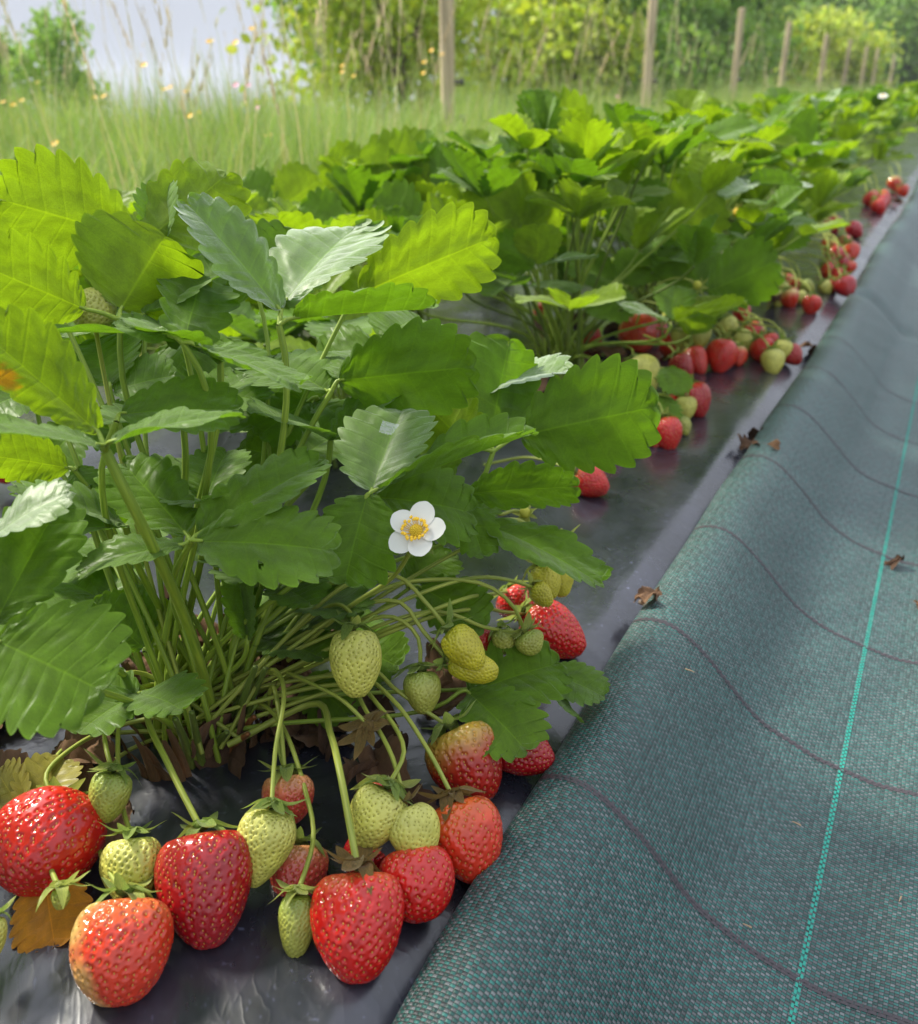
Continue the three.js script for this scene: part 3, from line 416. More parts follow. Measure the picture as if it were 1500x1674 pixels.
function berryGeo(L, R, o) { // axis: calyx at the origin, tip at y = -L
  const { nu, nv, seed, cone = 0.35, blunt = 0.75, lump = 0.06, tones, side, pit = 1 } = o, rr = rng(seed);
  const ph = rr() * 9, flat = 0.86 + 0.14 * rr();
  const base = (a, phi) => {
    const s = Math.pow(Math.max(0, Math.sin(phi)), blunt), k = 1 + cone * Math.cos(phi) * 0.9 - 0.10 * Math.cos(2 * phi), lo = 1 + lump * (perlin.noise(Math.cos(a) * 0.9 + ph, Math.sin(a) * 0.9, phi * 0.8) * 1.5 + 0.5 * Math.sin(2 * a + ph));
    const r = R * s * k * lo * 0.93; return [Math.cos(a) * r, -L * 0.5 * (1 - Math.cos(phi)) + 0.10 * L * Math.exp(-Math.pow(phi / 0.5, 2)) * -0.6, Math.sin(a) * r * flat];
  };
  const area = 4 * Math.PI * R * L * 0.42, gap = o.gap ?? 0.0042, n = Math.max(40, Math.round(area / (gap * gap * 0.95))), seeds = [], ga = Math.PI * (3 - Math.sqrt(5));
  // seeds evenly by area, along the profile
  const cum = [0], STEPS = 120; for (let i = 1; i <= STEPS; i++) { const p1 = base(0, Math.PI * (i - 1) / STEPS), p2 = base(0, Math.PI * i / STEPS); cum.push(cum[i - 1] + (Math.abs(p1[0]) + Math.abs(p2[0])) * Math.hypot(p2[0] - p1[0], p2[1] - p1[1])); }
  for (let i = 0; i < n; i++) { const q = (i + 0.5) / n * cum[STEPS]; let k = 1; while (cum[k] < q) k++; const phi = Math.PI * (k - 1 + (q - cum[k - 1]) / (cum[k] - cum[k - 1])) / STEPS; if (phi < 0.34) continue; const a = i * ga + 0.22 * (rr() - 0.5), b = base(a, phi + 0.05 * (rr() - 0.5)); seeds.push([...b, a, phi]); }
  const rad = gap * 0.33, dep = gap * 0.20 * pit, p = [], idx = [], c = [], t0 = tones[0], t1 = tones[1];
  // bucket seeds by height
  const by = new Map(); for (const s of seeds) { const k = Math.round(s[1] / 0.004); (by.get(k) ?? by.set(k, []).get(k)).push(s); }
  const vert = (a, phi) => {
    const b = base(a, phi), len = Math.hypot(b[0], b[2]) || 1, cen = [0, -L * 0.42, 0], out = [b[0], b[1] - cen[1], b[2]], ol = Math.hypot(...out); let d = 0;
    const kb = Math.round(b[1] / 0.004); for (let k = kb - 1; k <= kb + 1; k++) for (const s of by.get(k) ?? []) { const q = Math.hypot(b[0] - s[0], b[1] - s[1], b[2] - s[2]) / rad; if (q < 2.2) d += -dep * Math.exp(-Math.pow(q, 2.6)) + dep * 0.16 * Math.exp(-Math.pow((q - 1.45) / 0.4, 2)); }
    d += 0.0002 * perlin.noise(b[0] * 260, b[1] * 260, b[2] * 260 + seed);
    p.push(b[0] + out[0] / ol * d, b[1] + out[1] / ol * d, b[2] + out[2] / ol * d);
    let k = sstep(o.fade ? 0.02 : 0.10, o.fade ? 0.24 : 0.55, -b[1] / L + 0.10 * perlin.noise(b[0] * 60 + seed, b[1] * 60, b[2] * 60));
    if (side !== undefined) k = clamp(k * 0.4 + sstep(-1.25, -0.35, Math.cos(a - side) + 0.5 * perlin.noise(b[0] * 70, b[1] * 70, b[2] * 70)) * 0.9 - 0.1, 0, 1);
    const m = 1 + 0.25 * perlin.noise(b[0] * 130, b[1] * 130, b[2] * 130 + seed); for (let i = 0; i < 3; i++) c.push(clamp(lerp(t0[i], t1[i], k) * m, 0, 1));
  };
  vert(0, 0); for (let j = 1; j < nv; j++) for (let i = 0; i < nu; i++) vert(i / nu * 2 * Math.PI, Math.PI * j / nv); vert(0, Math.PI);
  const id = (i, j) => 1 + (j - 1) * nu + (i % nu), last = 1 + (nv - 1) * nu;
  for (let i = 0; i < nu; i++) idx.push(0, id(i + 1, 1), id(i, 1)), idx.push(last, id(i, nv - 1), id(i + 1, nv - 1));
  for (let j = 1; j < nv - 1; j++) for (let i = 0; i < nu; i++) idx.push(id(i, j), id(i + 1, j), id(i + 1, j + 1), id(i, j), id(i + 1, j + 1), id(i, j + 1));
  const g = new THREE.BufferGeometry(); g.setAttribute('position', new THREE.Float32BufferAttribute(p, 3)); g.setAttribute('color', new THREE.Float32BufferAttribute(c, 3)); g.setIndex(idx); g.computeVertexNormals();
  let sg = null;
  if (o.seeds) {
    const list = [], M = new THREE.Matrix4();
    for (const s of seeds) {
      const e = 0.03, A = base(s[3] + e, s[4]), B = base(s[3], s[4] + e), ta = V(A[0] - s[0], A[1] - s[1], A[2] - s[2]).normalize(), tb = V(B[0] - s[0], B[1] - s[1], B[2] - s[2]).normalize(), nn = tb.clone().cross(ta).normalize();
      if (nn.dot(V(s[0], s[1] + L * 0.42, s[2])) < 0) nn.negate();
      const sc = gap * 0.165, x = nn.clone().cross(tb).normalize(); M.makeBasis(x.multiplyScalar(sc), nn.clone().multiplyScalar(sc), tb.clone().multiplyScalar(sc)).setPosition(s[0] - nn.x * dep * 0.66, s[1] - nn.y * dep * 0.66, s[2] - nn.z * dep * 0.66);
      list.push(SEED.clone().applyMatrix4(M));
    }
    if (list.length) sg = mergeGeometries(list);
  }
  return { g, sg };
}
const sepalGeos = []; for (let v = 0; v < 5; v++) { // pointed sepal, along +x, from flat to curled up
  const r = rng(333 + v), lift = [-0.35, -0.1, 0.2, 0.45, -0.6][v];
  sepalGeos.push(gridGeo(4, 10, (u, t) => { const s = u * 2 - 1, w = 0.20 * Math.pow(Math.sin(Math.PI * Math.min(1, 0.12 + t * 0.88)), 0.75) * (1 - 0.3 * t) * (t > 0.97 ? 0.1 : 1), x = t * (1 - 0.12 * Math.abs(lift)); return [x, lift * t * t + 0.10 * s * s * (1 - t) + 0.05 * Math.sin(t * 6 + v), s * w]; }));
}
const SEPAL = { green: leafMat(0.32, 0.44, 0.10, { bumpScale: 0.0004, clearcoat: 0.2 }), pale: leafMat(0.48, 0.55, 0.14, { bumpScale: 0.0004, clearcoat: 0.2 }), brown: leafMat(0.30, 0.20, 0.07, { bumpScale: 0.0004, clearcoat: 0.05 }) };
for (const k in SEPAL) { SEPAL[k].map = stemTex; SEPAL[k].bumpMap = null; }
function calyx(parent, R, seed, tone = 'green', detail = true, scale = 1) {
  const r = rng(seed), n = detail ? 9 : 7, len = clamp(R * 1.15, 0.010, 0.022) * scale;
  const hub = new THREE.SphereGeometry(len * 0.22, 10, 6); hub.scale(1, 0.6, 1);
  const c = part('calyx', hub, SEPAL[tone], parent); c.position.y = 0.0012;
  if (detail) { for (let i = 0; i < n; i++) { const s = part('sepal', sepalGeos[Math.floor(r() * 5)], r() < 0.15 && tone === 'green' ? SEPAL.pale : SEPAL[tone], c); s.rotation.set(0, i / n * 6.283 + 0.4 * (r() - 0.5), 0.3 * (r() - 0.5)); const k = len * (0.75 + 0.5 * r()); s.scale.set(k, k, k * 1.05); } }
  else { const list = []; for (let i = 0; i < n; i++) { const g = sepalGeos[Math.floor(r() * 5)].clone(), k = len * (0.8 + 0.4 * r()); g.scale(k, k, k); g.rotateY(i / n * 6.283); list.push(g); } part('sepal_ring', mergeGeometries(list), SEPAL[tone], c); }
  return c;
}
let bn = 0;
// one berry: [x, y, width, length, tip direction x, y, towards, tone, label, options]
function berry([px, py, w, len, dx, dy, dt, tone, label, o = {}], near, group) {
  const seed = 4000 + bn++, r = rng(seed); let depth = o.d, cen;
  if (!depth) { depth = 0.5; for (let i = 0; i < 8; i++) { const h = (o.lift ?? 0) + 0.5 * w * depth / FOCAL * 0.9, d = sight(px, py); depth = Math.min(4, (h - EYE.y) / d.y); } }
  cen = at(px, py, depth, 0.003);
  const R = 0.5 * w * depth / FOCAL * 1.04, L = Math.max(len * depth / FOCAL, R * (near ? 1.2 : 2.25)) * (o.long ?? 1), dir = facing(dx, -dy, dt).normalize();
  const g = thing('strawberry', label, 'strawberry', group);
  const top = cen.clone().addScaledVector(dir, -L * 0.46); g.position.copy(top); g.quaternion.setFromUnitVectors(V(0, -1, 0), dir); g.rotateY(o.spin ?? 0);
  const ripe = !['pale', 'green', 'yellow'].includes(tone), big = near && R > 0.014, fine = depth < 1.7;
  const { g: fg, sg } = berryGeo(L, R, { nu: near ? (big ? 216 : 130) : fine ? 96 : 44, nv: near ? (big ? 120 : 76) : fine ? 56 : 28, seed, tones: FLESH[tone], fade: ['red', 'deep', 'scarlet'].includes(tone), side: o.side, cone: near ? (o.cone ?? 0.34) * 0.85 : 0.38, blunt: o.blunt ?? (near ? 0.6 : 0.78), seeds: near || fine, pit: near ? (ripe ? 1 : 1.15) : 1, gap: near ? (o.gap ?? clamp(R * 0.19, 0.0022, 0.0039))   : 0.0046, lump: o.lump ?? 0.07 });
  const flesh = part('flesh', fg, ripe ? fleshMat : greenFleshMat, g); if (sg) { const s = part('seed_layer', sg, ripe ? seedMat.red : seedMat.pale, flesh); s.userData.kind = 'stuff'; }
  if (!o.bare) calyx(g, R * (o.sep ?? 1), seed + 7, o.calyx ?? 'green', near);
  if (o.stalk) {
    const pts = [top.clone().addScaledVector(dir, 0.002)], n = o.stalk.length; o.stalk.forEach(([x, y, d], i) => pts.push(at(x, y, d ?? lerp(depth, o.end ?? 0.575, (i + 1) / n), 0.004)));
    if (near && o.root !== false) pts.push(V(CROWN.x + 0.06 * (r() - 0.5) + 0.015, 0.012 + 0.02 * r(), CROWN.z + 0.06 * (r() - 0.5)));
    const s = part('stalk', tube(pts.map((q) => g.worldToLocal(q.clone())), o.sr ?? 0.0013, (o.sr ?? 0.0013) * 1.15, 26, 8), o.stalkTone ? STEM[o.stalkTone] : STEM.stalk, g);
  }
  return g;
}
{ // the near plant's fruit
  const N = [
    [75, 1372, 168, 165, .10, .55, .75, 'red', 'big red strawberry at the left edge, under a drooping stalk with a star calyx', { stalk: [[75, 1268], [130, 1215], [200, 1185]], sep: .9, cone: .15 }],
    [178, 1298, 64, 84, -.12, 1, .15, 'green', 'small green strawberry hanging above the pale one, left of the crown', { d: .495, stalk: [[170, 1200], [176, 1120], [230, 1100]], sep: 1.3 }],
    [215, 1418, 96, 112, .12, 1, .35, 'pale', 'pale unripe strawberry between the left big red and the dark red one', { d: .475, stalk: [[197, 1300], [198, 1165], [240, 1120]] }],
    [335, 1442, 148, 186, .18, 1, .42, 'deep', 'dark red pointed strawberry standing alone left of the crown front', { stalk: [[275, 1250], [240, 1168], [262, 1130]], cone: .42, sr: 0.0017 }],
    [199, 1543, 146, 168, .10, 1, .50, 'half', 'orange red strawberry with a cream coloured side, lowest at the left', { stalk: [[166, 1400], [158, 1338], [190, 1240]], cone: .2, spin: 0.4, side: -0.4 }],
    [98, 1468, 30, 34, .1, 1, .3, 'green', 'tiny green fruitlet with a star of sepals on the orange leaf', { d: .445, stalk: [[75, 1390], [80, 1300], [90, 1240], [140, 1205]], sep: 2.6, calyx: 'pale' }],
    [430, 1378, 86, 132, -.22, 1, .15, 'pale', 'pale pointed strawberry overlapping the dark red one', { d: .478, stalk: [[450, 1225], [464, 1135], [445, 1100]], cone: .5, blunt: .85 }],
    [470, 1302, 84, 84, .1, 1, .3, 'pink', 'small pinkish strawberry half hidden behind the pale pointed one', { d: .525, stalk: [[456, 1220], [463, 1120], [440, 1095]] }],
    [486, 1424, 92, 96, .05, 1, .45, 'pink', 'pinkish red strawberry behind the small hanging green one', { d: .495, stalk: [[468, 1290], [458, 1180], [445, 1120]] }],
    [484, 1508, 56, 104, 0, 1, .15, 'green', 'small slender green strawberry hanging at the front on a curved stalk', { d: .455, stalk: [[512, 1370], [498, 1290], [470, 1205], [440, 1160]], sep: 1.5, calyx: 'pale', cone: .3 }],
    [585, 1502, 142, 176, .05, 1, .42, 'red', 'biggest bright red strawberry at the front centre', { stalk: [[556, 1265], [540, 1200], [515, 1150]], cone: .3, calyx: 'brown', sr: 0.0019 }],
    [681, 1437, 116, 122, .22, 1, .45, 'red', 'red strawberry right of the biggest one, under two pale berries', { bare: 1, cone: .2 }],
    [614, 1332, 86, 108, -.42, 1, .2, 'pale', 'pale green berry leaning left above the biggest red one', { d: .485, stalk: [[660, 1225], [620, 1155], [575, 1125]], sep: 1.3 }],
    [676, 1356, 80, 92, .42, 1, .3, 'pale', 'pale blunt berry with a brown shoulder above the right red one', { d: .48, stalk: [[640, 1235], [600, 1165], [560, 1120]], calyx: 'brown', cone: .2 }],
    [761, 1366, 112, 138, .35, 1, .35, 'orange', 'orange red strawberry with a shiny face beside the fabric', { stalk: [[697, 1222], [640, 1142], [580, 1105]], cone: .36, calyx: 'brown' }],
    [762, 1243, 112, 134, .5, 1, .25, 'blush', 'shaded red strawberry with a greenish shoulder below the big leaf', { stalk: [[650, 1130], [600, 1092]], cone: .36 }],
    [848, 1222, 84, 112, 1, .42, .2, 'deep', 'dark red strawberry poking out from under the toothed leaf', { bare: 1, cone: .4 }],
    [900, 1030, 86, 116, 1, .62, .2, 'red', 'red strawberry right of the yellow berries, tip towards the fabric', { stalk: [[820, 1000], [790, 995], [700, 1010]], cone: .38, sep: .9 }],
    [844, 985, 62, 58, .5, .8, .4, 'red', 'small red strawberry behind the red one near the fabric', { stalk: [[800, 972], [740, 985]], lift: 0.006 }],
    [912, 930, 50, 86, .15, 1, .2, 'yellow', 'yellow green berry with ragged sepals standing on the film', { d: .665, stalk: [[885, 882], [850, 852], [800, 850]], sep: 1.5, calyx: 'pale', end: .62, root: false }],
    [893, 948, 46, 60, .3, 1, .3, 'yellow', 'smaller yellow green berry in front of its taller twin', { d: .65, stalk: [[850, 890], [800, 878], [750, 900]], sep: 1.7, calyx: 'pale', end: .61 }],
    [884, 972, 34, 44, .6, .6, .2, 'yellow', 'tiny yellow bud lying over the two red berries', { d: .64, stalk: [[830, 948], [780, 944], [700, 965]], sep: 1.2, calyx: 'pale' }],
    [757, 1058, 60, 84, .75, .8, .25, 'yellow', 'yellow berry on top of its wider twin by the dark leaf', { d: .56, stalk: [[700, 990], [645, 940], [560, 960]], sep: 1.25, calyx: 'green', gap: .0024 }],
    [768, 1090, 52, 88, 1, .2, .2, 'yellow', 'yellow berry lying below its twin by the dark leaf', { d: .565, stalk: [[690, 1030], [655, 985], [590, 990]], sep: 1, gap: .0024, cone: .1 }],
    [690, 1128, 56, 72, .12, 1, .2, 'green', 'small green berry hanging in the shade right of the crown', { d: .565, stalk: [[682, 1040], [640, 1008], [560, 1030]], sep: 1.5 }],
    [581, 1078, 82, 114, .08, 1, .2, 'pale', 'pale green strawberry hanging close to the crown', { d: .545, stalk: [[571, 1000], [540, 990]], cone: .32 }],
    [964, 786, 52, 62, 1, .55, .15, 'red', 'single small red strawberry lying on the bare film', { stalk: [[905, 757, .97], [860, 748, .99], [790, 760, 1.0]], root: false, sr: .0014 }],
    [596, 1405, 70, 60, -.5, .6, .3, 'deep', 'red berry hidden behind the biggest red strawberry', { d: .53, bare: 1 }],
    [622, 1290, 50, 40, .2, .8, .2, 'scarlet', 'scarlet berry peeking out above the pale leaning one', { d: .52, bare: 1 }],
    [784, 1046, 40, 50, .2, 1, .2, 'red', 'sliver of a red berry behind the yellow pair', { d: .62 }],
    [824, 1046, 40, 44, .2, 1, .2, 'green', 'small green bud under the red strawberry near the fabric', { d: .61, stalk: [[790, 1025], [700, 1000]], sep: 1.3 }],
    [866, 1050, 44, 40, .5, .9, .3, 'green', 'green bud with open sepals on a long arching stalk', { d: .60, stalk: [[838, 990], [790, 955], [700, 948], [620, 965]], sep: 1.6, calyx: 'pale' }],
    [-8, 1530, 34, 70, 0, 1, .2, 'pale', 'pale berry cut off by the left edge of the picture', { d: .43, sep: 1 }],
    [152, 506, 74, 64, .1, -.6, .5, 'green', 'greenish berry up among the leaves at the left', { d: .50, bare: 1, stalk: [[160, 560], [200, 760], [260, 1000]], end: .56 }],
    [8, 772, 36, 36, .3, 1, .3, 'red', 'red berry behind the plant at the left edge', { d: .95, bare: 1 }],
  ];
  for (const b of N) berry(b, true, 'strawberries of the near plant');
  // the withered calyx whose fruit has gone
  const w = thing('withered_calyx', 'withered brown calyx without fruit hanging above the pale berries', 'dried calyx'); w.position.copy(at(602, 1190, .53)); w.rotation.set(0.4, 0, 0.3); calyx(w, 0.017, 77, 'brown', true, 1.1);
  part('stalk', tube([[602, 1186, .53], [560, 1145, .54], [510, 1118, .56], [470, 1100, .58]].map((q) => w.worldToLocal(at(...q))), 0.0012, 0.0014, 16, 7), STEM.stalk, w);
}
{ // fruit of the plants further along, lying on the film: [x, y, width, length, tone, label, lift]
  const M = [
    [1045, 546, 60, 50, 'orange', 'orange red berry at the head of the second cluster, near its arching stalk'], [1049, 612, 58, 66, 'pale', 'large pale berry hanging at the left of the second cluster', .02], [1072, 540, 36, 40, 'red', 'red berry tucked behind the orange one of the second cluster'],
    [1099, 566, 38, 40, 'red', 'red berry just below the arching stalk bend'], [1115, 600, 36, 52, 'deep', 'dark red berry under the leaf edge in the second cluster'], [1138, 588, 38, 52, 'scarlet', 'scarlet berry between the dark red and the round red ones'],
    [1179, 581, 50, 52, 'red', 'round red berry in the middle of the second cluster'], [1207, 582, 28, 36, 'half', 'small orange berry leaning on the round red one'], [1112, 552, 30, 40, 'pale', 'pale berry above the scarlet one', .02], [1140, 545, 42, 42, 'green', 'round green berry shaded by the light leaf', .03],
    [1190, 538, 36, 40, 'pale', 'pale berry above the small orange one', .012], [1217, 558, 30, 46, 'pale', 'slim pale berry right of the small orange one', .004], [1233, 545, 30, 46, 'red', 'red berry behind the slim pale one'], [1246, 572, 38, 44, 'red', 'red berry left of the two last pale ones'],
    [1263, 591, 34, 46, 'pale', 'pale berry at the outer end of the second cluster, tip down'], [1279, 570, 28, 32, 'pale', 'small pale berry resting on the outermost red one', .012], [1294, 580, 32, 32, 'deep', 'outermost red berry of the second cluster'], [1213, 512, 26, 34, 'red', 'red berry half under the leaf behind the second cluster'],
    [1136, 653, 52, 44, 'deep', 'dark red berry lying on the film before the second cluster'], [1120, 666, 34, 36, 'pale', 'pale berry leaning on the dark red one', .002], [1098, 664, 28, 44, 'red', 'red berry behind the pale leaning one'], [1090, 707, 50, 44, 'red', 'red berry nearest the camera before the second cluster'],
    [1116, 696, 26, 34, 'green', 'small green berry beside the nearest red one'], [1068, 712, 34, 36, 'pink', 'pinkish berry half under the big lit leaf'], [998, 726, 40, 32, 'deep', 'dark berry under the tip of the big lit leaf'],
    [886, 508, 24, 26, 'red', 'red berry glimpsed between stems at the back'], [900, 490, 18, 18, 'red', 'tiny red berry above the glimpsed one', .02], [966, 552, 34, 30, 'scarlet', 'scarlet berry in the shade left of the second cluster'],
    [1290, 488, 28, 34, 'half', 'orange berry in the third cluster'], [1271, 488, 22, 30, 'pale', 'pale berry at the left of the third cluster'], [1326, 498, 30, 28, 'red', 'red berry at the right of the third cluster'], [1309, 487, 20, 26, 'pale', 'pale berry between the orange and red of the third cluster'],
    [1284, 460, 24, 26, 'orange', 'orange berry behind the third cluster', .006], [1319, 468, 20, 26, 'green', 'green berry behind the red of the third cluster', .006], [1349, 470, 20, 24, 'pale', 'pale berry at the left of the fourth cluster'],
    [1382, 468, 32, 26, 'deep', 'dark red berry at the right of the fourth cluster'], [1362, 466, 22, 26, 'red', 'red berry low in the fourth cluster'], [1370, 450, 24, 24, 'red', 'red berry in the middle of the fourth cluster', .006], [1356, 442, 22, 34, 'red', 'long red berry at the left of the fourth cluster', .006],
    [1366, 418, 28, 28, 'red', 'upper red berry of the fourth cluster', .006], [1354, 404, 24, 24, 'orange', 'orange berry at the top of the fourth cluster', .006], [1362, 368, 26, 22, 'deep', 'left one of two dark berries further along the bed'], [1396, 376, 26, 24, 'deep', 'right one of two dark berries further along the bed'],
    [1462, 300, 22, 20, 'half', 'orange berry far along the bed by the fabric', .006], [1476, 312, 18, 16, 'orange', 'last orange berry before the fabric edge'],
  ];
  { const r = rng(515); for (const [x, y, n, d] of [[1296, 474, 6, 34], [1362, 440, 8, 26], [1380, 405, 5, 20], [1222, 560, 5, 40], [1440, 330, 5, 16]]) for (let k = 0; k < n; k++) M.push([x + (r() - 0.5) * d * 2, y + (r() - 0.5) * d, 18 + 10 * r() * (y > 400 ? 1 : 0.6), 24, ['red', 'scarlet', 'pale', 'orange', 'deep'][Math.floor(r() * 5)], 'berry in the mixed heaps of fruit further along the bed', 0]); }
  M.forEach(([x, y, w, l, tone, label, lift], i) => {
    const r = rng(6100 + i), pts = lift > 0.01;
    berry([x, y, w, l, (r() - 0.2) * 1.0, 0.5 + 0.5 * r(), 0.4 * r(), tone, label, { lift, cone: .3, stalk: [[x - 14 - 10 * r(), y - 34 - 16 * r(), undefined], [x - 60 - 20 * r(), y - 52, undefined]], end: onLevel(x, y, 0.02).distanceTo(EYE) * 1.0, sr: 0.0014, root: false }], false, label.startsWith('berry in the mixed') ? 'berries in the heaps further along' : 'strawberries further along the bed');
  });
}
{ // the white flower
  const f = thing('strawberry_flower', 'open white strawberry flower with a yellow centre on the near plant', 'flower'), c = at(680, 868, .505);
  f.position.copy(c); f.quaternion.setFromUnitVectors(V(0, 1, 0), facing(-.22, .42, .9).normalize());
  const petalM = new THREE.MeshPhysicalMaterial({ color: col(0.82, 0.81, 0.77), roughness: 0.95, transmission: 0.3, side: THREE.DoubleSide, sheen: 0.3 });
  const petal = gridGeo(12, 12, (u, t) => { const a = (u * 2 - 1), w = Math.pow(Math.sin(Math.PI * Math.pow(0.02 + 0.975 * t, 0.9)), 0.55) * (0.36 + 0.16 * t), s = a * w; return [0.10 + t * 0.95, 0.10 * t * t + 0.18 * s * s - 0.02 + 0.015 * Math.sin(6 * s + t * 4), s]; });
  for (let i = 0; i < 5; i++) { const p = part('petal', petal, petalM, f); p.rotation.set((i % 2 ? 1 : -1) * 0.10, i / 5 * 6.283 + 0.35, [0.10, -0.06, 0.12, 0.02, -0.04][i]); p.scale.setScalar([0.0165, 0.0168, 0.0160, 0.0166, 0.0158][i]); p.position.y = i % 2 ? 0.0003 : 0; }
  const yel = new THREE.MeshPhysicalMaterial({ color: col(0.78, 0.48, 0.02), roughness: 0.7 }), rec = new THREE.MeshPhysicalMaterial({ color: col(0.70, 0.50, 0.03), roughness: 0.7 }), r = rng(8);
  const bumps = []; for (let i = 0; i < 46; i++) { const a = i * 2.4, q = Math.sqrt(i / 46), g = new THREE.IcosahedronGeometry(0.0006, 0); g.translate(Math.cos(a) * q * 0.0036, 0.0024 * (1 - q * q) + 0.0008, Math.sin(a) * q * 0.0036); bumps.push(g); }
  const dome = new THREE.SphereGeometry(0.0038, 16, 8, 0, 6.283, 0, 1.57); dome.scale(1, 0.65, 1); dome.deleteAttribute('uv'); bumps.forEach((b) => b.deleteAttribute('uv'));
  part('receptacle', mergeGeometries([dome.toNonIndexed(), ...bumps]), rec, f);
  for (let i = 0; i < 26; i++) { const a = i / 26 * 6.283 + 0.2 * r(), l = 0.0045 + 0.0018 * r(), d = V(Math.cos(a), 0, Math.sin(a)), st = part('stamen', tube([d.clone().multiplyScalar(0.0030), d.clone().multiplyScalar(l).add(V(0, 0.0018, 0)), d.clone().multiplyScalar(l + 0.001).add(V(0, 0.0032 + 0.001 * r(), 0))], 0.00022, 0.0002, 3, 4), yel, f); const an = new THREE.IcosahedronGeometry(0.00105, 0); const e = d.clone().multiplyScalar(l + 0.001); an.scale(1, 0.7, 1.2); an.translate(e.x, 0.0036, e.z); part('anther', an, yel, st); }
  calyx(f, 0.011, 71, 'green', true, 1).position.y = -0.0062;
  part('stalk', tube([[682, 872, .512], [668, 905, .525], [640, 945, .545], [560, 1000, .57], [470, 1080, .59]].map((q) => f.worldToLocal(at(...q))), 0.0014, 0.0016, 20, 8), STEM.stalk, f);
  // spent flowers and buds further along
  const bud = (px, py, d, label, s, list) => { const b = thing('flower_bud', label, 'flower bud'); b.position.copy(at(px, py, d)); b.rotation.set(0.5, 0.3, 0.4); const g = new THREE.SphereGeometry(s * 0.5, 12, 9); g.scale(1, 1.15, 1); part('bud_head', g, new THREE.MeshPhysicalMaterial({ color: col(0.5, 0.48, 0.06), roughness: 0.7 }), b); calyx(b, s * 1.3, Math.round(px), 'pale', true, 0.9).position.y = -s * 0.2; part('stalk', tube(list.map((q) => b.worldToLocal(at(...q))), 0.0013, 0.0015, 18, 7), STEM.stalk, b); };
  bud(1140, 466, 1.22, 'pale bud at the end of a long arching stalk above the second cluster', 0.011, [[1140, 466, 1.22], [1118, 455, 1.23], [1085, 460, 1.25], [1055, 490, 1.27], [1040, 530, 1.29]]);
  bud(1090, 516, 1.2, 'yellowish bud above the orange berry of the second cluster', 0.011, [[1090, 516, 1.2], [1075, 498, 1.22], [1045, 494, 1.25], [1020, 510, 1.28]]);
  bud(858, 838, .66, 'small yellow bud left of the single berry on the film', 0.008, [[858, 838, .66], [840, 835, .66], [815, 840, .65], [800, 820, .64]]);
  const yf = thing('strawberry_flower', 'flower that has lost its petals, yellow, among the middle leaves', 'flower'); yf.position.copy(at(1207, 347, 1.75)); yf.rotation.x = 0.9; { const g = new THREE.SphereGeometry(0.010, 12, 8); g.scale(1, 0.6, 1); part('receptacle', g, yel, yf); calyx(yf, 0.016, 5, 'pale', true, 1.1); part('stalk', tube([V(0, 0, 0), V(0.004, -0.05, -0.02), V(0, -0.12, -0.06)], 0.0013, 0.0015, 8, 6), STEM.stalk, yf); }
  const wf = thing('strawberry_flower', 'far white flower on top of the leaves near the right edge', 'flower'); wf.position.copy(at(1443, 157, 3.6)); wf.rotation.x = 0.5; for (let i = 0; i < 5; i++) { const p = part('petal', petal, petalM, wf); p.rotation.y = i / 5 * 6.283; p.scale.setScalar(0.018); } part('receptacle', new THREE.SphereGeometry(0.006, 8, 6), yel, wf); part('stalk', tube([V(0, 0, 0), V(0.004, -0.08, -0.02), V(0, -0.18, -0.04)], 0.0013, 0.0015, 8, 6), STEM.stalk, wf);
}
